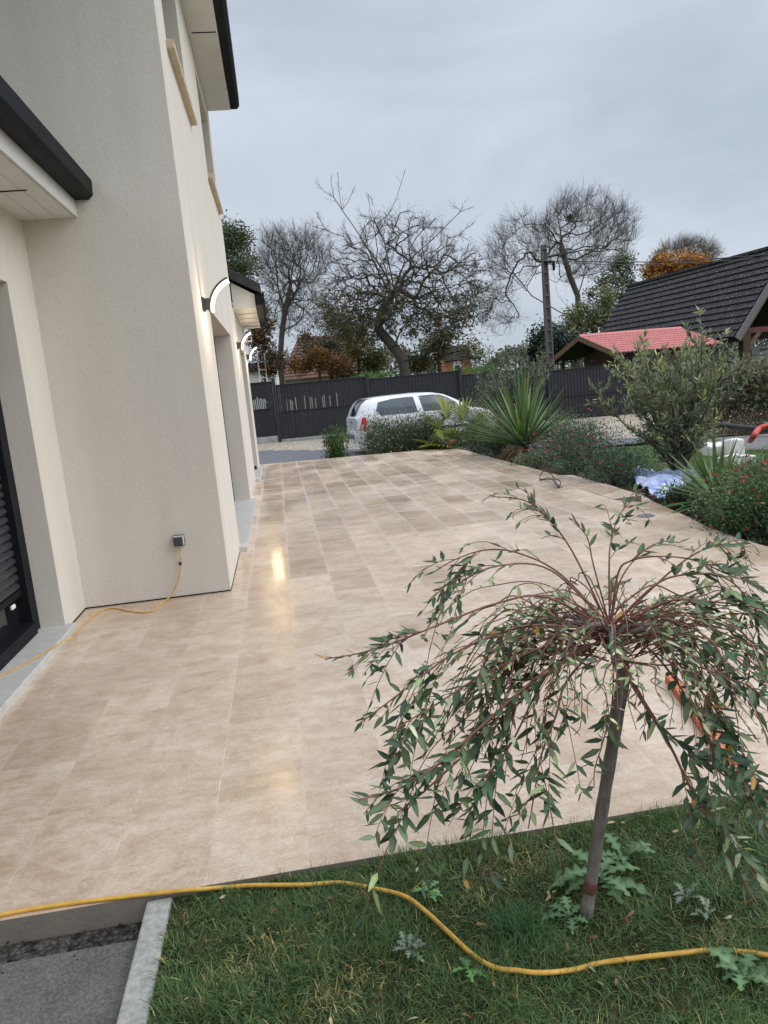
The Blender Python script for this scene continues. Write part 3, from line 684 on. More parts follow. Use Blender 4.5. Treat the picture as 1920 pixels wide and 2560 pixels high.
# terracotta strip behind the willow
q = [P(1662, 1703, Z=0.0), P(1688, 1700, Z=0.0), P(1850, 1915, Z=0.0), P(1808, 1915, Z=0.0)]
m = MB()
A0, A1, B0, B1 = (np.array(v) for v in (q[0], q[3], q[1], q[2]))
for k in range(14):
    t0, t1 = (k+0.04)/14, (k+0.96)/14
    c0, c1 = A0+(A1-A0)*t0, A0+(A1-A0)*t1; d0, d1 = B0+(B1-B0)*t0, B0+(B1-B0)*t1; zz = np.array([0, 0, 0.034])
    m.hexa([c0, c1, d1, d0, c0+zz, c1+zz, d1+zz, d0+zz])
o = m.build('terracotta_strip', M['terracotta'], bevel=0.004); tag(o, 'ribbed orange terracotta strip lying on the terrace behind the weeping willow', 'brick strip')

# ============================================================ WEEPING WILLOW
D2S = 1920/1659
GZ = -0.020
wb = P(1466, 2290, Z=GZ); WY = wb[1]
def W_(x, y, dy=0.0): return P(x*D2S, y*D2S, Y=WY+dy)
willow = empty('weeping_willow', wb, 'small grafted weeping willow with red twigs and narrow leaves on the front lawn', 'tree')
tr = [P(1466, 2300, Z=GZ-0.02), W_(1268, 1960, 0.0), W_(1274, 1930, 0.005), W_(1285, 1850, 0.01), W_(1302, 1740, 0.015), W_(1318, 1640, 0.02), W_(1333, 1550, 0.025), W_(1345, 1470, 0.03), W_(1340, 1420, 0.03), W_(1325, 1370, 0.03)]
rr = [0.020, 0.0175, 0.015, 0.0162, 0.016, 0.0158, 0.0158, 0.017, 0.018, 0.010]
sp_ = spline(tr, 4); ri = np.interp(np.linspace(0, len(tr)-1, len(sp_)), range(len(tr)), rr)*(1+0.05*np.sin(np.arange(len(sp_))*1.7))
t = NT('willow_bark'); v_ = t.coord((1, 1, 0.35)); nz = t.noise(v_, 60, 5, 0.7)
t.bump(nz, 0.6, 0.004); M['willow_bark'] = t.set(t.ramp(nz, [(0.3, (0.13, 0.112, 0.096)), (0.7, (0.25, 0.225, 0.20))]), 0.85, 0.3)
MB().tube(sp_, list(ri), 12).build('trunk', M['willow_bark'], willow, True, smooth=True)
m = MB().tube(spline([tr[2]+np.array([0, 0, .008]), tr[2]+np.array([0.002, -0.001, .02]), tr[2]+np.array([0.004, 0, .036])], 3), [0.0172, 0.0186, 0.0174, 0.0172, 0.0176, 0.0174, 0.0172], 10)
m.build('graft_scar', simple('graft_scar', (0.13, 0.055, 0.04), 0.85, 0.4, 60, bump=0.5), willow, True, smooth=True)
head = W_(1320, 1370, 0.03)
BR = [  # (photo points), depth shift of the tip, radius
 ([(1312,1345),(1180,1290),(1075,1303),(960,1345),(860,1385),(780,1410),(702,1424)], -0.08, 1.0),
 ([(1310,1320),(1190,1232),(1080,1222),(1000,1255),(960,1300),(928,1345)], 0.10, 0.8),
 ([(1310,1315),(1210,1240),(1120,1195),(1050,1188),(985,1208),(930,1240)], 0.16, 0.8),
 ([(1290,1360),(1160,1350),(1060,1375),(972,1417),(910,1462),(845,1512),(780,1560)], -0.12, 1.0),
 ([(1290,1380),(1180,1395),(1032,1465),(950,1517),(895,1550),(846,1580)], -0.16, 0.9),
 ([(1290,1395),(1230,1420),(1160,1464),(1035,1573),(954,1645),(870,1700),(775,1728)], -0.26, 1.5),
 ([(1290,1400),(1200,1440),(1080,1560),(963,1667),(910,1715),(860,1755)], -0.24, 1.1),
 ([(1280,1400),(1195,1440),(1107,1601),(1060,1670),(1013,1757)], -0.20, 0.9),
 ([(1275,1400),(1225,1470),(1201,1545),(1169,1632),(1155,1710),(1141,1790)], -0.22, 1.0),
 ([(1335,1430),(1322,1520),(1300,1610),(1285,1660),(1283,1702)], -0.10, 0.7),
 ([(1340,1440),(1356,1464),(1440,1598),(1483,1685),(1523,1755),(1586,1868),(1637,1955)], -0.34, 1.3),
 ([(1340,1440),(1400,1530),(1450,1590),(1530,1650),(1600,1700),(1660,1740)], -0.2, 1.2),
 ([(1300,1310),(1262,1240),(1222,1168),(1175,1110),(1130,1080),(1062,1072)], 0.14, 0.8),
 ([(1312,1300),(1316,1230),(1320,1170),(1340,1110),(1385,1062)], 0.16, 0.8),
 ([(1308,1305),(1282,1220),(1268,1160),(1235,1123)], 0.06, 0.7),
 ([(1318,1310),(1335,1240),(1362,1212),(1421,1202),(1500,1210),(1578,1243),(1640,1262)], 0.04, 0.9),
 ([(1320,1310),(1340,1255),(1385,1195),(1430,1170),(1470,1172)], 0.12, 0.7),
 ([(1325,1320),(1420,1260),(1500,1240),(1570,1250),(1620,1300),(1650,1350)], -0.05, 0.9),
 ([(1330,1320),(1460,1225),(1540,1180),(1600,1178),(1640,1200)], 0.14, 0.8),
 ([(1325,1345),(1440,1300),(1540,1300),(1640,1315),(1720,1350)], -0.10, 1.0),
 ([(1325,1350),(1420,1330),(1520,1390),(1600,1480),(1665,1590)], -0.15, 1.0),
 ([(1330,1360),(1420,1390),(1520,1500),(1590,1600),(1640,1700)], -0.25, 1.1),
 ([(1330,1370),(1400,1400),(1480,1500),(1530,1600),(1560,1690)], -0.28, 1.0),
]
TW = []   # twigs: (points, r0, leafy from, leaf scale, kind)
for pts, dy, rs_ in BR:
    n = len(pts); q = [W_(x, y, 0.03+(dy-0.03)*(i/(n-1))) for i, (x, y) in enumerate(pts)]
    q[0] = head+(q[0]-head)*0.35
    upw = q[-1][2] > head[2]+0.02
    TW.append((spline(q, 7), 0.0034*rs_, 0.55 if upw else (0.30 if rs_ > 0.95 else 0.42), 0.78 if upw else 1.05, 0))
def arch(az, R, rise, drop, z0=0.0, r=0.0025, leaf0=0.3, kind=1, sc_=0.85):
    off_ = abs((math.degrees(az)-201+180) % 360-180)      # keep the view of the trunk open, as the photo shows it
    if off_ < 42: drop = min(drop, 0.10+0.10*off_/42); R = min(R, 0.30)
    if 318 < math.degrees(az) % 360 or math.degrees(az) % 360 < 62: drop = min(drop, 0.16)
    d = np.array([math.sin(az), math.cos(az), 0]); pts = []
    sh0 = rng.uniform(0.0, 0.10); zs0 = rng.uniform(-0.035, 0.03)
    for s in np.linspace(0, 1, 7):
        h = zs0*(1-s)+rise*4*s*(1-s)*(1-0.35*s)-drop*s**1.75
        pts.append(head+np.array([0, 0, z0])+d*(sh0*(1-s)+R*(s**0.85))+np.array([0, 0, h])+rng.normal(0, 0.010, 3)*(s > 0))
    TW.append((spline(pts, 5), r, leaf0, sc_, kind))
for k in range(96):
    az = rng.uniform(0, 2*math.pi)
    front = -math.cos(az)                         # towards the camera
    R = rng.uniform(0.24, 0.54)*(1.0 if front < 0.3 else 0.85)
    arch(az, R, rng.uniform(0.02, 0.12), rng.uniform(0.0, 0.18) if front < 0.2 else rng.uniform(0.04, 0.26), rng.uniform(-0.05, 0.05), rng.uniform(0.0013, 0.0024), rng.uniform(0.08, 0.35), 1, rng.uniform(0.6, 0.95))
for k in range(22):                                # heavier hanging shoots with large dark leaves
    az = rad(rng.uniform(243, 305) if k % 5 < 3 else rng.uniform(75, 158))
    arch(az, rng.uniform(0.26, 0.50), rng.uniform(0.02, 0.10), rng.uniform(0.08, 0.32), rng.uniform(-0.05, 0.02), rng.uniform(0.0018, 0.0027), rng.uniform(0.15, 0.4), 3, rng.uniform(0.9, 1.1))
for k in range(44):                                # fuller right and left shoulders
    az = rad(rng.choice([rng.uniform(60, 140), rng.uniform(235, 310)]))
    arch(az, rng.uniform(0.25, 0.58), rng.uniform(0.02, 0.10), rng.uniform(0.06, 0.28), rng.uniform(-0.05, 0.03), rng.uniform(0.0014, 0.0024), 0.2, 1, rng.uniform(0.55, 0.85))
tb = MB(); LP, LD, LN, LL, LC = [], [], [], [], []
DARK = [(0.048, 0.080, 0.036), (0.038, 0.068, 0.036), (0.064, 0.098, 0.046), (0.030, 0.056, 0.030), (0.085, 0.112, 0.060)]
PALE = [(0.26, 0.30, 0.15), (0.19, 0.24, 0.11), (0.36, 0.38, 0.25), (0.13, 0.18, 0.08)]
extra = []
for pts, r, l0, ls, kind in TW:
    pts = np.array(pts); n = len(pts)
    if kind == 0 and r > 0.0027:
        for k in range(7):                          # side shoots of the long branches
            i = int(n*rng.uniform(0.3, 0.85)); d = unit(pts[min(i+2, n-1)]-pts[i]); sdv = unit(np.cross(d, rdir(1)[0]))
            Ls = rng.uniform(0.08, 0.20); p = [pts[i]+d*Ls*t*0.85+sdv*Ls*t*0.45+np.array([0, 0, -Ls*0.55*t*t]) for t in np.linspace(0, 1, 6)]
            extra.append((p, 0.0012, 0.12, ls*0.9, 2))
for pts, r, l0, ls, kind in TW+extra:
    pts = np.array(pts); n = len(pts)
    tb.tube(pts, list(np.linspace(r, r*0.35+0.0003, n)), 5, cap=False)
    seg = np.linalg.norm(np.diff(pts, axis=0), axis=1); cum = np.concatenate([[0], np.cumsum(seg)]); tot = cum[-1]
    step = 0.0120 if kind != 1 else 0.0172
    pale = (kind == 1 and rng.random() < 0.6)
    s = l0*tot+rng.uniform(0, step); sgn = 1; gap = (rng.uniform(0.4, 0.95), rng.uniform(0.03, 0.14))
    while s < tot:
        i = min(int(np.searchsorted(cum, s))-1, n-2); i = max(i, 0); t = (s-cum[i])/(seg[i]+1e-9)
        p = pts[i]*(1-t)+pts[i+1]*t; d = unit(pts[i+1]-pts[i])
        up = np.array([0, 0, 1.0]); sd_ = unit(np.cross(d, up)+rng.normal(0, 0.25, 3)); sgn = -sgn
        if rng.random() < 0.90 and abs(s/tot-gap[0]) > gap[1]:
            out = d*rng.uniform(0.5, 1.0)+sd_*sgn*rng.uniform(0.5, 1.0)+np.array([0, 0, rng.uniform(-0.35, 0.5)])
            f = s/tot; size = (0.058 if kind != 1 else 0.043)*ls*rng.uniform(0.6, 1.15)*(1.0-0.35*f**4)
            LP.append(p); LD.append(out); LN.append(up+rng.normal(0, 0.45, 3)); LL.append(size)
            if (pale and rng.random() < 0.8) or rng.random() < 0.08: c = PALE[rng.integers(0, 4)]
            else: c = DARK[rng.integers(0, 5)]
            if rng.random() < 0.012: c = (0.30, 0.17, 0.04)
            LC.append(np.array(c)*rng.uniform(0.7, 1.35))
        s += step*rng.uniform(0.6, 1.4)
M['twig'] = simple('red_twig', (0.19, 0.075, 0.05), 0.55, 0.35, 30)
for k in range(9):                                   # woody knees at the graft
    az = k*0.7+rng.uniform(-.2, .2); d = np.array([math.sin(az), math.cos(az), 0])
    q = [head+np.array([0.006, 0, -0.05]), head+d*0.03+np.array([0, 0, rng.uniform(-0.01, 0.03)]), head+d*rng.uniform(0.07, 0.12)+np.array([0, 0, rng.uniform(0.0, 0.05)]), head+d*rng.uniform(0.16, 0.22)+np.array([0, 0, rng.uniform(-0.06, 0.04)])]
    sp_ = spline(q, 4); MB().tube(sp_, list(np.linspace(0.011, 0.0035, len(sp_))), 7).build('limb', M['willow_bark'], willow, True, smooth=True)
tb.build('twigs', M['twig'], willow, True, smooth=True)
LL = np.array(LL)
foliage('foliage', [leaves(np.array(LP), np.array(LD), np.array(LN), LL, LL*rng.uniform(0.25, 0.35, len(LL)), np.array(LC), rng.uniform(-0.1, 0.3), True, 1.45)], M['willow_leaf'], willow, True, True)
print('willow leaves', len(LL))

# ============================================================ FRONT LAWN: grass, weeds, cable
def grass(name, n, area, z, Lr, Wr, label, dens=None, cols=None):
    x = rng.uniform(area[0], area[1], n); y = rng.uniform(area[2], area[3], n)
    ph = np.sin(x*9+1.3)*np.sin(y*11+0.4)+0.6*np.sin(x*23+y*17)+0.5*np.sin(x*4.1-y*6)
    cl = rng.integers(0, 2**30, n)
    if dens is not None:
        k = rng.random(n) < dens(x, y, ph); x, y, ph = x[k], y[k], ph[k]; n = len(x)
    Pb = np.stack([x, y, (z(x, y) if callable(z) else np.full(n, z))-0.004], 1)
    D = rdir(n, 0.25); tuft = np.stack([np.sin(x*31+y*7)*0.5, np.cos(y*29-x*5)*0.5, np.zeros(n)], 1); D = unit(D+tuft*0.8)
    L = rng.uniform(*Lr, n)*(1+0.22*ph); Wd = rng.uniform(*Wr, n)
    G = pick(cols if cols is not None else [(0.055, 0.100, 0.036), (0.042, 0.082, 0.032), (0.075, 0.115, 0.042), (0.032, 0.066, 0.028)], n, 0.25)
    straw = pick([(0.23, 0.19, 0.085), (0.17, 0.15, 0.06), (0.30, 0.26, 0.14)], n, 0.25)
    pat = np.clip(0.5*np.sin(x*5.2+2.0)*np.cos(y*7.7+x*2)+0.35*np.sin(x*13-y*19)-0.25, 0, 1)
    s_ = rng.random(n) < (0.035+0.62*pat); G[s_] = straw[s_]
    tip = G*np.array([1.25, 1.15, 0.9])
    V, F, C = blades(Pb, D, L, Wd, rng.uniform(0.15, 0.75, n), G*0.85, 4, 0.0, tip, 'grass')
    o = link(name, fastmesh(name, V, F, C, True), M['grassblade']); return tag(o, label, 'grass', kind='stuff')
lz = lambda x, y: np.full_like(x, GZ)
def gd(x, y, ph):
    d = np.where(y > 1.99, 0.55, 1.0); bare = (np.hypot((x-0.95)/0.16, (y-1.60)/0.05) < 1) | (np.hypot((x-0.62)/0.15, (y-1.40)/0.06) < 1) | (np.hypot((x+0.3)/0.12, (y-1.55)/0.05) < 1)
    return np.where(bare, 0.30, d*np.clip(0.85+0.2*ph, 0.3, 1))
grass('grass', 95000, (-0.45, 1.75, 1.20, 2.046), lz, (0.028, 0.074), (0.0014, 0.0034), 'damp green lawn grass with straw patches in front of the terrace', gd)
lz2 = lambda x, y: np.full_like(x, GZ+0.004)
grass('grass_edge', 13000, (-0.30, 1.9, 2.012, 2.051), lz2, (0.030, 0.068), (0.0014, 0.003), 'longer grass growing up against the front edge of the terrace', lambda x, y, ph: np.clip(0.25+0.6*(x+0.3)+0.35*ph, 0.05, 1))
# dry leaf litter in the grass
n = 160; pb = np.stack([rng.uniform(-0.4, 1.4, n), rng.uniform(1.3, 2.03, n), np.full(n, GZ+0.02)], 1)
V, F, C = leaves(pb, rdir(n, -0.2, 0.3), rdir(n, 0.3), rng.uniform(0.012, 0.03, n), 0.008, pick([(0.19, 0.10, 0.045), (0.25, 0.17, 0.08), (0.12, 0.07, 0.04), (0.30, 0.27, 0.16)], n), 0.4, True)
o = link('leaf_litter', fastmesh('leaf_litter', V, F, C), M['leaf']); tag(o, 'brown dead leaves and bits scattered in the front lawn', 'leaf litter', kind='stuff')

def lobed(p, az, L, W, tilt, col, nl=5, droop=0.5, rows=None):
    """one toothed, lobed weed leaf"""
    d = np.array([math.sin(az)*math.cos(tilt), math.cos(az)*math.cos(tilt), math.sin(tilt)]); s = np.array([math.cos(az), -math.sin(az), 0]); nrm = np.cross(s, d)
    prof = []; k = nl*4+2
    for i in range(k+1):
        t = i/k; env = math.sin(math.pi*min(1, t*0.92+0.06))**0.8*(0.35+0.75*t)
        saw = [0.35, 1.0, 1.15, 0.55][i % 4]; prof.append((t, max(0.05, env*saw)))
    V, F, C = [], [], []
    for t, wd in prof:
        c = p+d*L*t+np.array([0, 0, -droop*L*t*t])
        V += [c-s*wd*W/2+nrm*wd*W*0.10, c, c+s*wd*W/2+nrm*wd*W*0.10]; C += [np.array(col), np.array(col)*1.9+0.02, np.array(col)*1.05]
    for i in range(k): F += [(3*i, 3*i+1, 3*i+4, 3*i+3), (3*i+1, 3*i+2, 3*i+5, 3*i+4)]
    return np.array(V), [np.array(F)], np.array(C)
def weed(px, py, label, nleaf, L, W, cols, tilt=(0.15, 0.9), nl=4, droop=0.5, az0=None):
    b = P(px, py, Z=GZ+0.012); root = empty('weed', b, label, 'weed'); parts = []
    for k in range(nleaf):
        az = (k*2.4+rng.uniform(-0.4, 0.4)) if az0 is None else rng.uniform(*az0)
        l = L*rng.uniform(0.65, 1.15)
        parts.append(lobed(rng.normal(0, 0.004, 3), az, l, W*rng.uniform(0.8, 1.2), rng.uniform(*tilt), pick(cols, 1)[0], nl, droop))
    foliage('leaves', parts, M['leaf'], root, None, True)
GR = [(0.05, 0.10, 0.038), (0.065, 0.115, 0.048), (0.042, 0.085, 0.036)]; SG = [(0.07, 0.10, 0.065), (0.085, 0.115, 0.075)]
weed(1500, 2200, 'large bright lobed sow-thistle weed growing beside the willow trunk', 12, 0.155, 0.060, GR, (0.25, 0.9), 4, 0.55)
weed(1560, 2150, 'leafy upright sow-thistle weed just behind the willow trunk foot', 8, 0.12, 0.05, GR, (0.4, 1.1), 4, 0.5)
weed(1425, 2290, 'pale lobed weed at the left foot of the willow trunk', 6, 0.09, 0.04, GR, (0.3, 0.9), 4, 0.5)
weed(1020, 2375, 'grey-green prickly thistle rosette alone in the grass left of the yellow cable', 11, 0.062, 0.026, SG, (0.3, 1.1), 4, 0.5)
weed(1715, 2240, 'small pale spiny thistle right of the willow trunk', 8, 0.06, 0.022, SG, (0.5, 1.2), 4, 0.4)
weed(1765, 2290, 'tiny pale thistle low in the grass near the hanging willow branch', 6, 0.05, 0.02, SG, (0.4, 1.0), 4, 0.3)
weed(1850, 2440, 'broad-leaved green weed clump at the lower right of the lawn', 12, 0.10, 0.045, GR, (0.3, 1.0), 3, 0.5)
weed(1165, 2430, 'bright green dandelion weed under the yellow cable bend', 7, 0.055, 0.026, [(0.045, 0.11, 0.028)], (0.2, 0.8), 3, 0.5)
weed(1070, 2230, 'small clover-like weed between the terrace edge and the yellow cable', 7, 0.05, 0.03, [(0.07, 0.15, 0.05)], (0.4, 1.0), 3, 0.4)
# dense dark tuft left of the trunk
b = P(1300, 2330, Z=GZ); root = empty('grass_tuft', b, 'dense dark clump of tall grass left of the willow trunk', 'grass tuft'); n = 420
V, F, C = blades(rng.normal(0, 0.028, (n, 3))*[1, 1, 0], rdir(n, 0.35), rng.uniform(0.07, 0.15, n), rng.uniform(0.002, 0.004, n), rng.uniform(0.3, 0.9, n), pick([(0.025, 0.065, 0.02), (0.04, 0.09, 0.03)], n), 5, 0.0, None, 'grass')
link('blades', fastmesh('blades', V, F, C, True), M['grassblade'], root)
# yellow hose-like cable
cp_ = [P(-120, 2325, Z=0.004), P(0, 2288, Z=0.005), P(150, 2262, Z=0.006), P(330, 2240, Z=0.008), P(440, 2228, Z=0.010), P(500, 2223, Z=0.007)]
cp_ += [P(x, y, Z=GZ+0.016+0.006*math.sin(x*0.02)) for x, y in ((575, 2217), (640, 2213), (760, 2212), (850, 2207), (940, 2222), (1010, 2240), (1060, 2275), (1120, 2330), (1185, 2390), (1240, 2420), (1290, 2426), (1350, 2432), (1430, 2425), (1500, 2408), (1590, 2395), (1680, 2385), (1780, 2376), (1860, 2380), (1930, 2390), (2050, 2410))]
root = empty('yellow_cable', cp_[6], 'thick yellow cable snaking through the grass in front of the willow', 'cable')
MB().tube(spline(cp_, 8), 0.0061, 8).build('sheath', M['yellow'], root, True, smooth=True)

# ============================================================ GARDEN BED
def G0(px, py, dz=0.0):
    """bed point under photo pixel"""
    p = P(px, py, Z=-0.09)
    for _ in range(6): p = P(px, py, Z=float(g(p[0], p[1]))+dz)
    return p
def GY(px, Y):
    p = P(px, 1120, Y=Y); return np.array([p[0], p[1], float(g(p[0], p[1]))])
def yucca(px, py, label, n, L, trunk, cols, zlo=-0.15, droop=0.22, Wl=0.045, dead=26, seed=0):
    b = G0(px, py); root = empty('yucca', b, label, 'yucca', 'yuccas in the planting bed'); top = np.array([0, 0, trunk])
    MB().tube([(0, 0, -0.05), (0.005, 0, trunk*0.5), (0, 0, trunk+0.05)], [0.055, 0.06, 0.045], 9).build('trunk', M['bark'], root, smooth=True)
    z = np.linspace(0.98, zlo, n)+rng.normal(0, 0.05, n); z = np.clip(z, zlo-0.1, 0.99); az = np.arange(n)*2.399963+rng.normal(0, 0.2, n)
    r = np.sqrt(np.maximum(0, 1-z*z)); D = np.stack([r*np.cos(az), r*np.sin(az), z], 1)
    Ls = L*rng.uniform(0.8, 1.1, n)*(1-0.12*(z < 0.2)); C = pick(cols, n, 0.2)
    V, F, Cc = blades(top+D*0.03, D, Ls, Wl*rng.uniform(0.8, 1.15, n), droop*rng.uniform(0.2, 1.2, n)*(1-np.abs(z))*1.2, C*0.9, 6, 0.35, C*np.array([1.25, 1.2, 0.9]))
    link('leaves', fastmesh('leaves', V, F, Cc, True), M['leaf'], root)
    if dead:
        D = rdir(dead, -0.5, 0.15); C = pick([(0.22, 0.17, 0.10), (0.15, 0.11, 0.07), (0.27, 0.22, 0.14)], dead)
        V, F, Cc = blades(top+D*0.03, D, L*rng.uniform(0.4, 0.7, dead), Wl*0.7, rng.uniform(0.5, 1.1, dead), C, 6, 0.3)
        link('dead_leaves', fastmesh('dead_leaves', V, F, Cc, True), M['leaf'], root)
YC = [(0.055, 0.10, 0.040), (0.075, 0.125, 0.045), (0.045, 0.085, 0.04), (0.095, 0.14, 0.05)]
yucca(1312, 1150, 'tall spiky green yucca with drooping dead leaves between the palm and the red-flowered bushes', 130, 1.22, 0.22, YC, 0.24, 0.10, 0.055, 40)
yucca(1792, 1285, 'wide low yucca with long arching leaves right of the blue tarpaulin', 66, 0.70, 0.10, [(0.05, 0.095, 0.035), (0.07, 0.12, 0.04), (0.10, 0.15, 0.045)], -0.05, 0.30, 0.046, 14)

def olive(px, py, label, H, spreadx, stems, cols, leafL, name='olive_tree', cat='olive tree', n2=14, dens=0.016, lean=(0, 0), mult=1.0, z0f=0.0, b=None):
    b = G0(px, py) if b is None else b; root = empty(name, b, label, cat); LPs, LDs, LNs, LCs, LLs = [], [], [], [], []; tw = MB()
    for k in range(stems):
        az = k*2.4+rng.uniform(-0.5, 0.5); sp0 = rng.uniform(0.2, 1.0)**0.8*spreadx
        top = np.array([math.sin(az)*sp0+lean[0], math.cos(az)*sp0*0.9+lean[1], H*rng.uniform(0.68, 1.02)*(1-0.25*(sp0/spreadx)**2)])
        q = spline([np.array([0, 0, -0.03]), top*np.array([0.25, 0.25, 0.30]), top*np.array([0.6, 0.6, 0.62])+rng.normal(0, 0.04, 3), top], 6)
        tw.tube(q, list(np.linspace(0.020, 0.003, len(q))), 5); q = np.array(q); m = len(q)
        shoots = [(q, 0.55)]
        for j in range(n2):
            i = int(m*rng.uniform(0.16+z0f, 0.93)); d = unit(q[min(i+1, m-1)]-q[i-1]); o = rdir(1, -0.25, 0.6)[0]
            Ls = H*rng.uniform(0.14, 0.34)*(1.05-0.5*i/m); dd = unit(d*0.5+o*0.8+np.array([0, 0, 0.25]))
            s = [q[i]+dd*Ls*t+np.array([0, 0, (-0.10 if i < m*0.4 else 0.10)*Ls*t*t*2]) for t in np.linspace(0, 1, 6)]
            tw.tube(s, list(np.linspace(0.0055, 0.0015, 6)), 3, cap=False); shoots.append((np.array(s), 0.12))
        for s, l0 in shoots:
            seg = np.linalg.norm(np.diff(s, axis=0), axis=1); tot = seg.sum(); cum = np.concatenate([[0], np.cumsum(seg)]); kk = int(tot*(1-l0)/dens*mult)
            cshoot = pick(cols, 1, 0.2)[0]
            for e in range(kk):
                u = tot*(l0+(1-l0)*rng.random()); i = min(max(int(np.searchsorted(cum, u))-1, 0), len(s)-2); t = (u-cum[i])/(seg[i]+1e-9)
                d = unit(s[i+1]-s[i]); o = rdir(1)[0]
                LPs.append(s[i]*(1-t)+s[i+1]*t); LDs.append(d*rng.uniform(0.5, 1.1)+o*0.75+np.array([0, 0, 0.15])); LNs.append(rdir(1)[0]+np.array([0, 0, 0.8]))
                LLs.append(leafL*rng.uniform(0.65, 1.15)); LCs.append(cshoot*rng.uniform(0.7, 1.4)*(np.array([1.5, 1.45, 1.1]) if u > tot*0.8 else 1))
    LLs = np.array(LLs)
    tw.build('branches', M['bark'], root, smooth=True)
    foliage('foliage', [leaves(np.array(LPs), np.array(LDs), np.array(LNs), LLs, LLs*0.23, np.array(LCs), 0.1, False)], M['leaf'], root)
OC = [(0.14, 0.16, 0.105), (0.11, 0.13, 0.085), (0.17, 0.185, 0.13), (0.09, 0.11, 0.065), (0.15, 0.175, 0.085)]
olive(1700, 1195, 'bushy silver-green olive shrub with upright shoots standing behind the blue tarpaulin', 1.80, 1.02, 24, OC, 0.095, n2=15, dens=0.0145, lean=(0.05, 0.2))
olive(1300, 1085, 'grey-green olive tree behind the tall yucca in front of the fence', 2.45, 0.95, 18, [(0.085, 0.105, 0.075), (0.07, 0.09, 0.06), (0.105, 0.125, 0.085)], 0.10, n2=15, dens=0.016, b=np.append(P(1288, 1085, Y=16.7)[:2], -0.33))

# fan palm left of the yucca
b = GY(1152, 15.2); root = empty('fan_palm', b, 'small fan palm with yellow-green fronds between the silver car and the tall yucca', 'palm')
MB().tube([(0, 0, -0.05), (0, 0, 0.25)], [0.07, 0.06], 8).build('trunk', M['bark'], root, smooth=True)
for k, (az, el, Lp) in enumerate([(-1.25, 0.85, 0.62), (-0.6, 1.1, 0.75), (0.5, 1.0, 0.70), (1.2, 0.8, 0.55), (-1.7, 0.35, 0.50), (2.6, 0.7, 0.5), (3.6, 0.55, 0.55), (-2.3, 0.25, 0.55), (1.7, 0.3, 0.45)]):
    d = np.array([math.sin(az)*math.cos(el), math.cos(az)*math.cos(el), math.sin(el)]); hub = np.array([0, 0, 0.22])+d*Lp
    n = 26; s = unit(np.cross(d, [0, 0, 1])); u = np.cross(s, d); th = np.linspace(-1.9, 1.9, n)
    Dl = d[None]*np.cos(th)[:, None]+s[None]*np.sin(th)[:, None]+u[None]*0.10
    C = pick([(0.14, 0.17, 0.035), (0.11, 0.15, 0.035), (0.18, 0.19, 0.05), (0.09, 0.12, 0.03)], n)
    V, F, Cc = blades(np.tile(hub, (n, 1)), Dl, 0.66*(0.75+0.25*np.cos(th)), 0.056, 0.16+0.1*np.abs(th), C, 6, 0.3, C*np.array([1.2, 1.1, 0.9]), 'frond')
    sv = sticks(np.array([[0, 0, 0.2]]), hub[None], 0.010, 0.006, 5); V2, F2, C2 = merge([(V, F, Cc), (sv[0], sv[1], np.ones((len(sv[0]), 3))*np.array([0.12, 0.14, 0.04]))])
    link('frond', fastmesh('frond', V2, F2, C2, True), M['leaf'], root)

DG = [(0.035, 0.07, 0.030), (0.05, 0.09, 0.035), (0.028, 0.055, 0.026)]
MG = [(0.06, 0.095, 0.040), (0.075, 0.115, 0.045), (0.045, 0.08, 0.035)]
GG = [(0.085, 0.105, 0.06), (0.07, 0.095, 0.05), (0.10, 0.12, 0.07), (0.055, 0.085, 0.04)]
RF = [(0.42, 0.025, 0.03), (0.32, 0.02, 0.035), (0.48, 0.06, 0.05)]; OF = [(0.50, 0.09, 0.055), (0.42, 0.06, 0.05)]
shrub('evergreen_bush', 'small upright dark evergreen bush at the far left terrace edge beside the car', 'bush', GY(842, 15.65), (0.30, 0.28), 0.88, 3400, 0.065, [(0.055, 0.095, 0.028), (0.075, 0.12, 0.03), (0.035, 0.07, 0.022)], clumps=20, lift=0.9, asp=0.32, spread=0.22)
shrub('daisy_bush', 'grey-green bush topped with small pink and white flowers, nearest the car tail', 'bush', GY(985, 15.75), (0.62, 0.42), 1.02, 11500, 0.058, GG, (230, [(0.55, 0.42, 0.36), (0.62, 0.56, 0.50), (0.45, 0.20, 0.16), (0.60, 0.45, 0.28)], 0.026), clumps=26, asp=0.3, spread=0.25, lift=0.5, group=None)
shrub('daisy_bush', 'second flowering bush with pale pink blossoms, hiding the car door', 'bush', GY(1066, 15.6), (0.58, 0.42), 0.98, 10500, 0.056, GG, (150, [(0.58, 0.50, 0.46), (0.50, 0.28, 0.24), (0.62, 0.56, 0.50)], 0.026), clumps=24, asp=0.3, spread=0.25, lift=0.5)
def fgrass(px, py, label, n, L, cols, lo=0.35):
    b = G0(px, py) if px > 1200 else GY(px, 15.45); root = empty('feather_grass', b, label, 'ornamental grass')
    C = pick(cols, n, 0.25); V, F, Cc = blades(rng.normal(0, 0.05, (n, 3))*[1, 1, 0], rdir(n, lo), L*rng.uniform(0.55, 1.1, n), 0.0045, rng.uniform(0.25, 0.85, n), C, 6, 0.0, C*1.25, 'grass')
    link('blades', fastmesh('blades', V, F, Cc, True), M['grassblade'], root)
TAN = [(0.25, 0.18, 0.095), (0.19, 0.135, 0.07), (0.31, 0.235, 0.14), (0.12, 0.11, 0.05)]
fgrass(928, 1132, 'tan feathery grass tuft in front of the car rear bumper', 1500, 0.55, TAN)
fgrass(1283, 1148, 'tan feathery grass tuft at the left foot of the tall yucca', 1300, 0.52, TAN, 0.2)
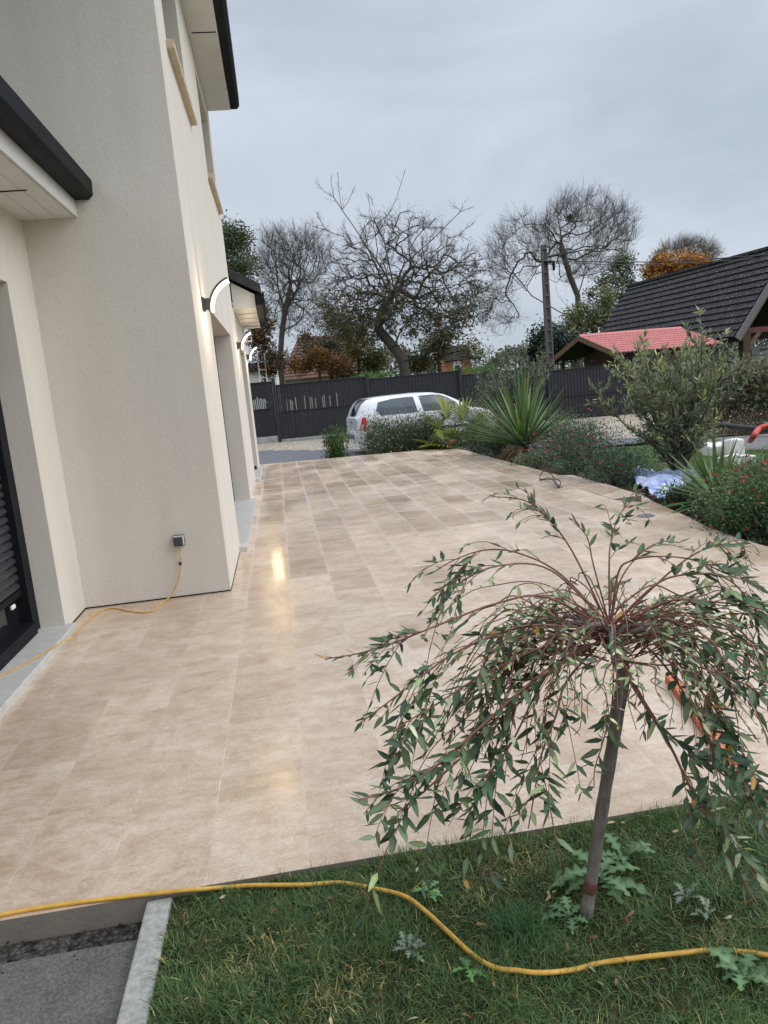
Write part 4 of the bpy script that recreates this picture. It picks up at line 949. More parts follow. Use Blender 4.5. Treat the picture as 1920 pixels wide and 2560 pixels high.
fgrass(868, 1150, 'thin green grass tuft spilling over the far terrace edge beside the evergreen bush', 240, 0.35, [(0.10, 0.14, 0.05), (0.17, 0.17, 0.08)])
shrub('leafy_bush', 'dense dark green bush at the far right terrace corner under the fan palm', 'bush', GY(1195, 14.3), (0.48, 0.42), 0.70, 5200, 0.045, MG, clumps=22, asp=0.4)
shrub('leafy_bush', 'low dark green bush right of the terrace corner, before the feathery grass', 'bush', GY(1240, 12.9), (0.38, 0.34), 0.48, 3600, 0.042, DG, clumps=18, asp=0.4)
shrub('salvia_bush', 'reddish-green bush between the fan palm and the tall yucca', 'bush', np.append(P(1225, 1085, Y=15.6)[:2], -0.2), (0.55, 0.4), 1.02, 5600, 0.04, [(0.07, 0.085, 0.04), (0.11, 0.07, 0.045), (0.055, 0.08, 0.04)], (60, OF, 0.03), clumps=20)
# red flowered sages right of the yucca
SB = [(1395, 1150, 0.55, 0.50, 0.55, 4600, 'far red-flowered sage bush directly right of the tall yucca', 70),
      (1475, 1178, 0.55, 0.50, 0.62, 5600, 'broad red-flowered sage bush in the middle of the bed, left of the olive shrub', 90),
      (1425, 1122, 0.60, 0.5, 0.62, 4400, 'red-flowered sage bush at the back of the bed in front of the gravel patch', 90),
      (1545, 1212, 0.42, 0.36, 0.42, 4200, 'low grey-green sage bush at the terrace edge left of the blue tarpaulin', 14)]
for px, py, rx, ry, h, n, lab, nf in SB:
    shrub('salvia_bush', lab, 'bush', G0(px, py), (rx, ry), h, n, 0.036, [(0.055, 0.085, 0.05), (0.075, 0.105, 0.065), (0.045, 0.075, 0.045)], (nf, OF, 0.028), clumps=26, asp=0.45, spread=0.27, group='red-flowered sages in the bed')
shrub('ground_cover', 'low dark green trailing plant at the foot of the tall yucca', 'plant', G0(1340, 1172), (0.34, 0.25), 0.22, 1500, 0.032, GG, clumps=16, asp=0.5)
# lower right bushes
shrub('salvia_bush', 'large leafy sage bush with dark red flowers right of the low yucca', 'bush', G0(1920, 1330), (0.50, 0.45), 0.50, 9500, 0.036, MG, (85, RF, 0.026), clumps=34, asp=0.42, spread=0.25, group='red-flowered sages in the bed')
shrub('salvia_bush', 'sprawling dark green sage bush spilling onto the terrace edge at the right', 'bush', G0(1888, 1352), (0.34, 0.28), 0.34, 5200, 0.03, DG, (20, RF, 0.022), clumps=24, asp=0.42, spread=0.27, group='red-flowered sages in the bed')
shrub('salvia_bush', 'sage bush with crimson flowers behind the low yucca, in front of the back lawn', 'bush', G0(1885, 1245), (0.42, 0.4), 0.34, 2600, 0.034, MG, (150, RF, 0.03), clumps=22, asp=0.42, spread=0.28, group='red-flowered sages in the bed')
shrub('ground_cover', 'dark small-leaved plant between the blue tarpaulin and the low yucca', 'plant', G0(1718, 1268), (0.24, 0.2), 0.20, 1800, 0.03, [(0.03, 0.05, 0.03), (0.045, 0.07, 0.04)], (14, RF, 0.02), clumps=20, asp=0.55)
shrub('ground_cover', 'small grey-green plant hanging over the terrace edge below the low yucca', 'plant', G0(1780, 1312), (0.14, 0.12), 0.22, 900, 0.032, GG, (4, RF, 0.025), clumps=9, asp=0.5)
# tarpaulin: crumpled sheet
b = P(1640, 1215, Z=-0.07); root = empty('tarpaulin', b, 'crumpled pale blue and white tarpaulin lying on the grass beside the terrace', 'tarpaulin')
poly = [P(x, y, Z=-0.06) for x, y in ((1583, 1192), (1600, 1180), (1650, 1186), (1735, 1182), (1728, 1215), (1690, 1240), (1665, 1258), (1640, 1253), (1618, 1233), (1590, 1215))]
u0, v0 = np.array([p[0] for p in poly]), np.array([p[1] for p in poly]); NX, NY = 80, 70
xs, ys = np.linspace(u0.min(), u0.max(), NX), np.linspace(v0.min(), v0.max(), NY); X, Yg = np.meshgrid(xs, ys)
def inside(x, y):
    c = False; n = len(poly); j = n-1
    for i in range(n):
        if (v0[i] > y) != (v0[j] > y) and x < (u0[j]-u0[i])*(y-v0[i])/(v0[j]-v0[i])+u0[i]: c = not c
        j = i
    return c
from mathutils import noise as mn
Z = np.zeros_like(X)
for j in range(NY):
    for i in range(NX):
        p = Vector((X[j, i]*5.0, Yg[j, i]*4.0, 0)); q = p+2.0*mn.noise_vector(p*0.45)
        Z[j, i] = 0.11*abs(mn.noise(q*0.7))+0.05*abs(mn.noise(q*1.6+Vector((7, 3, 1))))+0.015*abs(mn.noise(q*3.3))
Vt = np.stack([X, Yg, Z*1.1-0.055], -1).reshape(-1, 3); Ft = [(j*NX+i, j*NX+i+1, (j+1)*NX+i+1, (j+1)*NX+i) for j in range(NY-1) for i in range(NX-1) if inside(X[j, i], Yg[j, i])]
used = np.unique(np.array(Ft)); mpv = -np.ones(len(Vt), int); mpv[used] = np.arange(len(used))
t = NT('tarp_sheet'); nz = t.noise(t.coord((1, 1.6, 1)), 2.4, 4, 0.6, 1.0)
tm = t.set(t.ramp(nz, [(0.40, (0.27, 0.34, 0.62)), (0.52, (0.42, 0.49, 0.70)), (0.62, (0.64, 0.68, 0.74))]), 0.4, 0.5)
o = link('sheet', fastmesh('sheet', Vt[used]-b, [mpv[np.array(Ft)]], smooth=True), tm, root); sm_ = o.modifiers.new('thick', 'SOLIDIFY'); sm_.thickness = 0.004
sheet('back_lawn', np.arange(3.55, 10.5, 0.3), np.arange(6.9, 11.4, 0.3), 0.014, M['lawn'], lambda c: c[0] > 3.9+0.12*(c[1]-6.9))
bl = lambda x, y: g(x, y)+0.014
grass('grass', 42000, (3.9, 9.5, 7.0, 11.35), bl, (0.035, 0.075), (0.004, 0.008), 'short mown lawn behind the tarpaulin and the olive shrub', lambda x, y, ph: np.array([0.0 if inside(p, q) else 1.0 for p, q in zip(x, y)]), [(0.055, 0.115, 0.028), (0.075, 0.14, 0.035), (0.045, 0.095, 0.025)])
# white stones, posts, hose
for k, (px, py, s, lab) in enumerate([(1790, 1140, (0.30, 0.22, 0.2), 'large white stone block on the lawn behind the low yucca, left of the pair'), (1832, 1140, (0.26, 0.24, 0.26), 'white stone block on the lawn, right of the larger one'), (1825, 1165, (0.22, 0.2, 0.14), 'low white stone in front of the two white blocks'), (1862, 1160, (0.18, 0.16, 0.12), 'small white stone rightmost of the pile on the lawn'), (1760, 1132, (0.22, 0.2, 0.16), 'white stone half hidden under the olive shrub')]):
    p = G0(px, py); m = MB(); sx_, sy_, sz_ = s; j = lambda: rng.uniform(-0.03, 0.03)
    m.hexa([(-sx_/2+j(), -sy_/2+j(), 0), (sx_/2+j(), -sy_/2+j(), 0), (sx_/2+j(), sy_/2+j(), 0), (-sx_/2+j(), sy_/2+j(), 0), (-sx_/2+j(), -sy_/2+j(), sz_+j()), (sx_/2+j(), -sy_/2+j(), sz_+j()), (sx_/2+j(), sy_/2+j(), sz_+j()), (-sx_/2+j(), sy_/2+j(), sz_+j())])
    o = m.build('stone_block', M['whitestone'], bevel=0.025); o.location = p; tag(o, lab, 'stone', 'white stones piled on the back lawn')
p = G0(1716, 1218); m = MB().box((-0.035, -0.02, -0.05), (0.03, 0.02, 0.20)).box((0.09, -0.02, -0.05), (0.15, 0.02, 0.13)).box((-0.035, 0.021, 0.06), (0.15, 0.035, 0.10))
o = m.build('stake_board', M['concrete'], bevel=0.004); o.location = p; tag(o, 'small grey board on stakes at the tarpaulin edge left of the low yucca', 'stake')
h = [P(1876, 1102, Z=-0.12), P(1884, 1090, Z=0.03), P(1896, 1074, Z=0.10), P(1912, 1066, Z=0.14), P(1935, 1066, Z=0.12), P(1955, 1085, Z=-0.1)]
root = empty('red_hose', h[0], 'bright red corrugated pipe arching over the side drive at the right picture edge', 'pipe')
MB().tube(spline(h, 6), 0.045, 8).build('pipe', M['red'], root, True, smooth=True)
h = [P(x, y, Z=-0.2) for x, y in ((1700, 1056), (1760, 1058), (1830, 1065), (1920, 1074), (2000, 1080))]
root = empty('drain_pipe', h[0], 'long dark pipe lying across the far edge of the side drive', 'pipe')
MB().tube(spline(h, 4), 0.055, 8).build('pipe', M['blackplastic'], root, True, smooth=True)
b = P(1138, 1116, Z=0.0); root = empty('folded_tool', b, 'small red-handled tool lying at the far right corner of the terrace', 'tool')
MB().beam((-0.12, 0.02, 0.02), (0.02, 0.10, 0.13), 0.05, 0.06).build('handle', M['red'], root, bevel=0.01)
MB().box((0.0, 0.03, 0.0), (0.16, 0.17, 0.09)).tube([(0.02, 0.1, 0.08), (0.10, 0.1, 0.14), (0.17, 0.1, 0.07)], 0.012, 6).build('body', M['blackplastic'], root, bevel=0.012)

# ============================================================ CAR
def car():
    L = 3.77; th = rad(14); lat0, dep0 = -0.42, 18.7
    d = np.array([math.cos(th), math.sin(th)])                    # lateral, depth
    wx = CW(d[0], d[1]); rz = math.atan2(wx[1], wx[0])
    o0 = CW(lat0, dep0); gz = -0.355
    root = empty('parked_car', (o0[0], o0[1], gz), 'silver three-door hatchback parked beyond the terrace in front of the dark fence', 'car', None, rz)
    hw = 0.80                                                      # centre line at y = hw (near side y=0)
    top = [(0.0, 0.92), (0.05, 0.96), (0.13, 1.14), (0.25, 1.31), (0.38, 1.378), (0.62, 1.402), (1.1, 1.415), (1.6, 1.417), (2.0, 1.395), (2.3, 1.32), (2.6, 1.16), (2.86, 0.985), (2.96, 0.95), (3.3, 0.875), (3.6, 0.78), (3.72, 0.66), (3.77, 0.56)]
    tz = lambda x: np.interp(x, [p[0] for p in top], [p[1] for p in top])
    def hwid(x, z):
        """half width of the body at length x and height z"""
        pl = np.interp(x, [0, 0.05, 0.15, 0.35, 0.8, 2.6, 3.2, 3.55, 3.70, 3.77], [0.64, 0.69, 0.735, 0.775, 0.81, 0.815, 0.80, 0.73, 0.62, 0.48])
        zz = np.interp(z, [0.18, 0.32, 0.55, 0.75, 0.93, 1.12, 1.30, 1.36, 1.40, 1.42], [0.93, 0.985, 1.0, 0.99, 0.955, 0.87, 0.76, 0.70, 0.52, 0.20])
        return pl*zz
    def rearx(z): return np.interp(z, [0.18, 0.30, 0.55, 0.62, 0.93, 1.0], [0.10, 0.0, 0.0, 0.05, 0.06, 0.06])
    xs = np.concatenate([[0.0, 0.03, 0.08, 0.14, 0.22], np.arange(0.30, 3.5, 0.10), [3.55, 3.62, 3.68, 3.73, 3.77]])
    zl = [0.20, 0.28, 0.36, 0.45, 0.55, 0.64, 0.72, 0.80, 0.86, 0.92]
    V, F = [], []; nz = len(zl)+9
    for x in xs:
        t = tz(x); zb = min(0.92, t-0.02); ring = [z*(zb/0.92) if zb < 0.92 else z for z in zl]
        ring = [0.20+(z-0.20)*(zb-0.20)/0.72 for z in zl]
        up = [zb+(t-zb)*k for k in (0.18, 0.36, 0.54, 0.70, 0.84, 0.93, 0.98)]
        for k, z in enumerate(ring+up):
            h = hwid(x, z) if t > 1.0 or z <= zb else hwid(x, zb)*(1-0.25*((z-zb)/(t-zb+1e-6))**2)
            if z > zb and t > 0.95: h *= (1-0.0*(z-zb))
            if z > t-0.10 and t > 1.0:
                h = hwid(x, z)*1.0
            V.append((x, hw-h, z))
        h0 = V[-1]; V.append((x, hw-(hw-h0[1])*0.6, t-0.004)); V.append((x, hw, t))
    n = len(xs)
    for i in range(n-1):
        for k in range(nz-1): F.append((i*nz+k, (i+1)*nz+k, (i+1)*nz+k+1, i*nz+k+1))
    # mirror
    m0 = len(V); V2 = [(x, 2*hw-y, z) for x, y, z in V]; F2 = [tuple(reversed([a+m0 for a in f])) for f in F]
    caps = []
    for i in (0, n-1):
        for k in range(nz-1):
            q = (i*nz+k, i*nz+k+1, m0+i*nz+k+1, m0+i*nz+k); caps.append(q if i else q[::-1])
    m = MB(); m.add(V+V2, F+F2); m.add([V[k] for k in range(nz)]+[V2[k] for k in range(nz)]+[V[(n-1)*nz+k] for k in range(nz)]+[V2[(n-1)*nz+k] for k in range(nz)], [(k+1, k, nz+k, nz+k+1) for k in range(nz-1)]+[(2*nz+k, 2*nz+k+1, 3*nz+k+1, 3*nz+k) for k in range(nz-1)]); body = m.build('body', M['carpaint'], root, smooth=True)
    def side(pts, off, mat, name, thick=0.006, sub=8):
        """patch on the near side: closed (x, z) outline triangulated to a fan of strips"""
        mm = MB(); P2 = []
        for i in range(len(pts)):
            a, b_ = np.array(pts[i]), np.array(pts[(i+1) % len(pts)])
            for k in range(sub): P2.append(a+(b_-a)*k/sub)
        c = np.mean(P2, axis=0); rings = [1.0, 0.75, 0.5, 0.25]; nn = len(P2); vs = []
        for r in rings:
            for p in P2:
                q = c+(p-c)*r; vs.append((q[0], hw-hwid(q[0], q[1])-off, q[1]))
        vs.append((c[0], hw-hwid(c[0], c[1])-off, c[1])); fs = []
        for r in range(3):
            for i in range(nn): fs.append((r*nn+i, r*nn+(i+1) % nn, (r+1)*nn+(i+1) % nn, (r+1)*nn+i))
        for i in range(nn): fs.append((3*nn+i, 3*nn+(i+1) % nn, 4*nn))
        edge = [(vs[i][0], vs[i][1]+off+0.01, vs[i][2]) for i in range(nn)]; k0 = len(vs); vs += edge
        for i in range(nn): fs.append((i, k0+i, k0+(i+1) % nn, (i+1) % nn))
        mm.add(vs, fs); return mm.build(name, mat, root, smooth=False)
    side([(0.60, 0.94), (1.55, 0.94), (1.50, 1.33), (1.30, 1.335), (0.95, 1.325), (0.58, 1.27), (0.50, 1.08)], 0.006, M['carglass'], 'quarter_window')
    side([(1.70, 0.94), (2.78, 0.94), (2.66, 1.04), (2.36, 1.25), (2.20, 1.315), (2.0, 1.335), (1.64, 1.335)], 0.006, M['carglass'], 'door_window')
    # rear window wraps the hatch
    mm = MB(); us = np.linspace(-1, 1, 13); zs = np.linspace(0.955, 1.36, 9); vs = []
    for z in zs:
        x = np.interp(z, [0.92, 0.96, 1.14, 1.31, 1.378], [0.0, 0.05, 0.13, 0.25, 0.38])-0.012
        for u in us: vs.append((x+0.10*abs(u)**3, hw+u*hwid(x+0.12*abs(u), z)*0.985, z+0.012))
    fs = [(j*13+i, j*13+i+1, (j+1)*13+i+1, (j+1)*13+i) for j in range(8) for i in range(12)]
    mm.add(vs, fs); mm.build('rear_window', M['glass'], root, smooth=True)
    # spoiler edge, lights, bumper, plate, trim, wheels
    side([(0.03, 0.63), (0.20, 0.63), (0.225, 0.90), (0.20, 0.945), (0.13, 0.93), (0.09, 0.80)], 0.012, M['tail'], 'tail_light')
    side([(0.055, 0.66), (0.11, 0.66), (0.15, 0.76), (0.10, 0.78)], 0.018, M['clearlens'], 'reverse_light')
    mm = MB(); ys_ = np.linspace(-0.72, 0.72, 15); vs = []
    for z, dx in ((0.24, 0.0), (0.32, -0.04), (0.50, -0.05), (0.60, -0.035), (0.635, 0.02)):
        for y in ys_: vs.append((0.02+dx+0.20*abs(y/0.72)**4, hw+y*1.075, z))
    fs = [(j*15+i, (j+1)*15+i, (j+1)*15+i+1, j*15+i+1) for j in range(4) for i in range(14)]
    mm.add(vs, fs); mm.build('rear_bumper', M['carpaint'], root, smooth=True)
    MB().box((-0.045, hw-0.30, 0.40), (-0.032, hw+0.24, 0.51)).build('number_plate', M['greytrim'], root)
    MB().box((-0.005, hw-0.10, 0.80), (0.012, hw+0.10, 0.825)).build('boot_handle', M['blackplastic'], root)
    MB().beam((0.03, hw+0.02, 0.93), (-0.012, hw-0.12, 0.80), 0.02, 0.014).build('rear_wiper', M['blackplastic'], root)
    for z0, z1, mt in ((0.46, 0.53, 'blackplastic'), (0.24, 0.31, 'blackplastic')):
        side([(0.75, z0), (2.85, z0), (2.85, z1), (0.75, z1)], 0.014, M[mt], 'side_moulding', sub=6)
    mm = MB(); p = [(1.585, 0.40), (1.605, 0.93)]
    mm.box((1.60, hw-hwid(1.6, .7)-0.004, 0.36), (1.608, hw-hwid(1.6, .7)+0.02, 0.90)); mm.build('door_seam', M['blackplastic'], root)
    MB().box((1.68, hw-hwid(1.7, .8)-0.022, 0.76), (1.86, hw-hwid(1.7, .8)-0.004, 0.80)).build('door_handle', M['carpaint'], root, bevel=0.008)
    mm = MB().box((2.52, hw-hwid(2.5, .95)-0.16, 0.93), (2.66, hw-hwid(2.5, .95)-0.02, 1.07)); mm.build('door_mirror', M['carpaint'], root, bevel=0.03)
    for x in (0.66, 3.13):
        for y in (0.06, 2*hw-0.20):
            wl = MB(); R = 0.285; prof = [(0.17, 0.0), (0.26, 0.0), (R, 0.03), (R, 0.14), (0.26, 0.165), (0.17, 0.165)]; k = 24
            for a in range(k):
                t = 2*math.pi*a/k
                for r, w_ in prof: wl.v.append((x+r*math.cos(t), y+w_-0.01, 0.285+r*math.sin(t)))
            for a in range(k):
                for j in range(5): wl.f.append((a*6+j, ((a+1) % k)*6+j, ((a+1) % k)*6+j+1, a*6+j+1)); wl.mi.append(0)
            wh = wl.build('wheel', M['rubber'], root, smooth=True)
            MB().disc((x, y+0.01, 0.285), 0.18, 0.10, 20, 1).build('rim', M['greytrim'], wh)
car()

# ============================================================ FENCE
root = empty('garden_fence', (4.0, 24.0, -0.2), 'long dark grey slatted fence with stepped panels along the far side of the drive', 'fence')
post_px = [(556, 1098, 958), (700, 1101, 951), (930, 1088, 940), (1160, 1077, 925), (1377, 1062, 916), (1600, 1052, 905), (1830, 1042, 893)]
fp = []
for px, yb, yt in post_px:
    a = P(px, yb, Y=24.0+0.0*px); b = P(px, yt, Y=24.0); fp.append((a[0], a[2], b[2]))
def panel(x0, x1, zb, zt, gaps=None):
    m = MB(); n = int((x1-x0)/0.055); w_ = (x1-x0)/n
    for k in range(n):
        xa = x0+w_*k; dep = 24.0+(0.0 if k % 2 else 0.012)
        if gaps and gaps[0] < k < gaps[1] and rng.random() < gaps[2]:
            z1, z2 = zb+(zt-zb)*0.50, zb+(zt-zb)*rng.uniform(0.68, 0.76)
            m.box((xa, dep, zb), (xa+w_, dep+0.02, z1)); m.box((xa, dep, z2), (xa+w_, dep+0.02, zt))
            m.box((xa+w_*0.45, dep, z1), (xa+w_, dep+0.02, z2))
        else: m.box((xa, dep, zb), (xa+w_*0.97, dep+0.02, zt))
    for zz in (zt-0.02, zb+(zt-zb)*0.5, zb+0.01): m.box((x0, 23.97, zz), (x1, 23.998, zz+0.022))
    return m
xs_ = [f[0] for f in fp]
xs_ = [-4.2]+xs_
zz_ = [(fp[0][1]+0.03, fp[0][2]+0.02)]+[(f[1], f[2]) for f in fp]
for i in range(len(xs_)-1):
    x0, x1 = xs_[i]+0.05, xs_[i+1]-0.05; zb, zt = zz_[i+1][0], zz_[i+1][1]
    hump = 0.05 if i > 0 else 0
    gp_ = {1: (8, 40, 0.45), 2: (2, 34, 0.5)}.get(i)
    panel(x0, x1, zb+0.16, zt, gp_).build('panel', M['fence'], root, True)
    MB().box((x0, 23.95, zb-0.3), (x1, 24.05, zb+0.158)).build('plinth', M['concrete'], root, True)
for i, x in enumerate(xs_[1:]):
    MB().box((x-0.048, 23.93, zz_[i+1][0]-0.2), (x+0.048, 24.04, zz_[i+1][1]+0.09)).build('post', M['fence'], root, True)
# side return of the fence towards the house wall (far left) stays behind the house

# ============================================================ TREES
def camP(px, py, dep):
    """point at photo pixel and depth along the view"""
    return CAM+ray(px, py)*dep
def bare_tree(name, label, trunk_px, dep, targets, rtip, pw=0.5, turn=1.0, leaf=None, mat='bark', depth_r=None, seg=4, wob=0.12, sag=0.0, up=0.0, cat='tree', group=None, rmax=0.3, gz=-0.5, tw=2, twl=0.5):
    tr = [[camP(x, y, dep+dd) for x, y, dd in pl] for pl in trunk_px]
    base = tr[0][0].copy(); tr[0][0][2] = gz
    root = empty(name, (base[0], base[1], gz), label, cat, group); off = np.array([base[0], base[1], gz])
    A, par, cnt = grow([[p-off for p in pl] for pl in tr], [t-off for t in targets], turn, seg, wob, up, sag)
    V, F, C = skel_mesh(A, par, cnt, rtip, pw, 5, rmax); ps = [(V, F, C)]
    ids = np.where(cnt <= 3)[0]; ids = ids[ids > 0]; k_ = tw; q = np.repeat(ids, k_)           # fine twigs
    d0 = unit(A[q]-A[par[q]]); L_ = twl*rng.uniform(0.4, 1.2, len(q)); t0 = rng.random((len(q), 1)); st = A[q]*t0+A[par[q]]*(1-t0)
    en = st+unit(d0*0.9+rdir(len(q))*0.75+np.array([0, 0, up+0.12]))*L_[:, None]; ps.append(sticks(st, en, rtip*0.62, rtip*0.3, 3))
    q2 = np.repeat(np.arange(len(q)), 2); t1 = rng.uniform(0.3, 0.9, (len(q2), 1)); s2 = st[q2]+(en-st)[q2]*t1
    e2 = s2+unit(unit((en-st)[q2])+rdir(len(q2))*0.9+np.array([0, 0, up+0.1]))*(L_[q2]*0.5)[:, None]; ps.append(sticks(s2, e2, rtip*0.42, rtip*0.22, 3))
    V, F, C = merge(ps)
    link('branches', fastmesh('branches', V, F, None, True), M[mat], root)
    if leaf:
        n, cols, size, sel, jit = leaf; ids = np.where((cnt < 4))[0]; p = A[ids]
        if sel is not None: k = sel(p+off); ids = ids[k]
        if len(ids):
            q = A[ids[rng.integers(0, len(ids), n)]]+rng.normal(0, jit, (n, 3)); Ls = size*rng.uniform(0.6, 1.3, n)
            foliage('foliage', [leaves(q, rdir(n), rdir(n), Ls, Ls*0.6, pick(cols, n, 0.3), 0.1, False)], M['leaf'], root)
    return root
def targ(n, blobs, dep, dz=0.55, shell=0.35):
    """targets in ellipsoidal blobs given in photo pixels: (cx, cy, rx, ry, weight)"""
    wsum = sum(b[4] for b in blobs); out = []
    for cx, cy_, rx, ry, wt in blobs:
        k = int(n*wt/wsum); c = camP(cx, cy_, dep); R1, R2 = rx*dep/FPX, ry*dep/FPX
        e = ell(k, (0, 0, 0), (1, 1, 1), shell)
        out += [c+_r2*R1*q[0]-_d2*R2*q[2]+_f*min(R1, R2)*dz*2*q[1] for q in e]
    c0 = camP(*[sum(b[i]*b[4] for b in blobs)/wsum for i in (0, 1)], dep)
    out = np.array(out); o = np.argsort(np.linalg.norm(out-c0, axis=1)); return out[o]
# gnarled apple tree behind the fence
AD = 33.0
ap_tr = [[(1012, 945, 0), (1010, 905, 0), (985, 870, 0), (955, 835, 0.2), (945, 815, 0.2)],
  [(955, 835, 0.2), (935, 800, 0), (900, 790, -0.5), (850, 770, -0.8), (800, 785, -1.0)],
  [(985, 870, 0), (1000, 830, 0.3), (1030, 790, 0.5), (1100, 740, 0.4), (1180, 700, 0)],
  [(945, 815, 0.2), (960, 770, 0.2), (985, 720, 0.3), (940, 650, 0), (880, 560, 0), (855, 525, 0)],
  [(985, 720, 0.3), (1010, 660, 0.5), (1080, 600, 0.4), (1150, 530, 0.2)],
  [(1030, 790, 0.5), (1090, 770, -0.8), (1160, 800, -1.0), (1200, 860, -1.0)],
  [(960, 770, 0.2), (900, 700, 0.5), (840, 690, 0.6), (800, 640, 0.5)],
  [(985, 720, 0.3), (960, 600, 0.3), (940, 560, 0.2)], [(855, 525, 0), (835, 494, 0), (812, 480, 0), (788, 453, 0)], [(855, 525, 0), (848, 480, 0), (844, 430, 0)], [(855, 525, 0), (870, 505, 0), (888, 466, 0)], [(848, 500, 0), (831, 480, 0), (827, 448, 0)], [(940, 560, 0.2), (968, 540, 0.1), (990, 500, 0), (1012, 428, 0)], [(940, 560, .2), (925, 520, 0), (920, 486, 0), (932, 500, 0)], [(1150, 530, 0.2), (1185, 516, 0)]]
T = np.vstack([targ(1500, [(985, 640, 175, 105, 3), (890, 770, 115, 95, 2.6), (1125, 730, 115, 115, 2.6), (1000, 770, 200, 80, 3)], AD, 0.7, 0.1)])
spk = [camP(x, y, AD) for x, y in ((1130, 515), (1185, 555), (1170, 600), (1195, 630), (782, 565), (792, 530), (1090, 545), (1030, 540), (960, 530), (1060, 540))]
T = np.vstack([T, spk])
zc = camP(960, 760, AD)[2]
bare_tree('apple_tree', 'gnarled spreading apple tree, nearly leafless, behind the fence in the middle', ap_tr, AD, T, 0.0105, 0.47, 1.25, (5200, [(0.06, 0.068, 0.032), (0.08, 0.075, 0.03), (0.12, 0.08, 0.028), (0.045, 0.055, 0.025)], 0.13, lambda p: p[:, 2] < zc+rng.normal(0, 0.9, len(p)), 0.14), seg=6, wob=0.15, rmax=0.24, tw=2, twl=0.42)
# vase-shaped bare tree left
LD_ = 38.0
T = targ(900, [(730, 680, 85, 100, 3), (700, 640, 60, 60, 1), (770, 650, 60, 70, 1), (740, 790, 95, 60, 1.6)], LD_, 0.8, 0.2)
bare_tree('leafless_tree', 'slender leafless tree with upright branches, left of the apple tree', [[(703, 960, 0), (700, 900, 0), (705, 830, 0), (712, 780, 0)], [(705, 830, 0), (680, 780, 0.3), (662, 750, 0.4)], [(712, 780, 0), (725, 720, 0.2), (735, 650, 0)], [(712, 780, 0), (745, 720, -0.3), (770, 660, -0.5)], [(705, 850, 0), (740, 810, -0.4), (790, 760, -0.6)], [(712, 780, 0), (695, 720, 0.2), (690, 660, 0)]], LD_, T, 0.0085, 0.48, 0.7, (500, [(0.16, 0.08, 0.035), (0.10, 0.09, 0.04)], 0.12, lambda p: p[:, 2] < camP(700, 850, LD_)[2], 0.2), seg=5, wob=0.035, up=0.5, rmax=0.17, tw=2, twl=0.85)
# big bare tree right with mistletoe ball
BD = 58.0
T = np.vstack([targ(1050, [(1450, 600, 125, 105, 4), (1290, 640, 80, 95, 1.8), (1520, 580, 70, 60, 1), (1250, 780, 60, 60, 0.7), (1400, 560, 60, 50, 0.7)], BD, 0.8, 0.35)])
bare_tree('large_leafless_tree', 'tallest wide-crowned leafless tree behind the concrete pole', [[(1445, 900, 0), (1447, 800, 0), (1445, 740, 0), (1460, 690, 0), (1480, 650, 0)], [(1445, 740, 0), (1425, 690, 0), (1405, 620, 0.5), (1400, 570, 0.5)], [(1445, 800, 0), (1400, 780, -1), (1330, 740, -1.5), (1290, 690, -1.5), (1260, 650, -1.5)], [(1460, 690, 0), (1500, 680, 1), (1540, 620, 1)], [(1447, 820, 0), (1395, 740, 1), (1380, 660, 1.5)], [(1460, 690, 0), (1470, 600, 0.5), (1480, 540, 0.5)]], BD, T, 0.0105, 0.5, 0.9, None, 'bark', seg=5, wob=0.035, up=0.45, rmax=0.30, tw=2, twl=1.1)
b = camP(1424, 544, BD); n = 300
p = rng.normal(0, 0.11, (n, 3)); o = foliage('bird_nest', [leaves(p, rdir(n), rdir(n), 0.22, 0.04, np.tile([0.03, 0.025, 0.02], (n, 1)), 0.1, False)], M['leaf']); o.location = b; tag(o, 'dark round nest high in the tallest leafless tree', 'nest')

def leafy(name, label, dep, blobs, n, size, cols, trunk=None, cat='tree', group=None, gz=-0.5, asp=0.6, clump=0.16, cl=34, holes=0.25, branchn=60):
    """crown of leaf clumps filling blobs given in photo pixels"""
    wsum = sum(b[4] for b in blobs); cx = sum(b[0]*b[4] for b in blobs)/wsum
    cyb = max(b[1]+b[3] for b in blobs); base = camP(cx, cyb, dep); base[2] = gz; root = empty(name, base, label, cat, group)
    cen = []; rr_ = []
    for x, y, rx, ry, wt in blobs:
        k = max(3, int(cl*wt/wsum)); c = camP(x, y, dep); R1, R2 = rx*dep/FPX, ry*dep/FPX
        e = ell(k, (0, 0, 0), (1, 1, 1), 0.35)
        cen += [c+_r2*R1*q[0]*0.85-_d2*R2*q[2]*0.85+_f*min(R1, R2)*0.9*q[1] for q in e]; rr_ += [min(R1, R2)]*k
    cen = np.array(cen)-base; rr_ = np.array(rr_); q = rng.integers(0, len(cen), n)
    pts = cen[q]+rng.normal(0, 1, (n, 3))*(rr_[q]*clump*2)[:, None]*np.array([1, 1, 0.8])
    col = pick(cols, len(cen), 0.2)[q]*rng.uniform(0.65, 1.35, (n, 1)); Ls = size*rng.uniform(0.6, 1.3, n)
    foliage('crown', [leaves(pts, rdir(n, -0.6, 0.9), unit(rdir(n)+np.array([0, 0, 0.8])), Ls, Ls*asp, col, 0.1, False)], M['leaf'], root)
    top = cen.mean(0); tr_ = max(0.05, 0.05*top[2]**0.7)
    A, par, cnt = grow([[np.zeros(3), top*np.array([0.5, 0.5, 0.45])+rng.normal(0, .05, 3), top*0.85]], cen[np.argsort(np.linalg.norm(cen-top, axis=1))][:branchn], 0.8, 4, 0.08)
    V, F, C = skel_mesh(A, par, cnt, 0.02, 0.45, 5, 0.25)
    link('trunk', fastmesh('trunk', V, F, None, True), M['bark'], root)
    return root
FG = [(0.055, 0.075, 0.035), (0.075, 0.09, 0.04), (0.04, 0.06, 0.03), (0.095, 0.10, 0.05)]
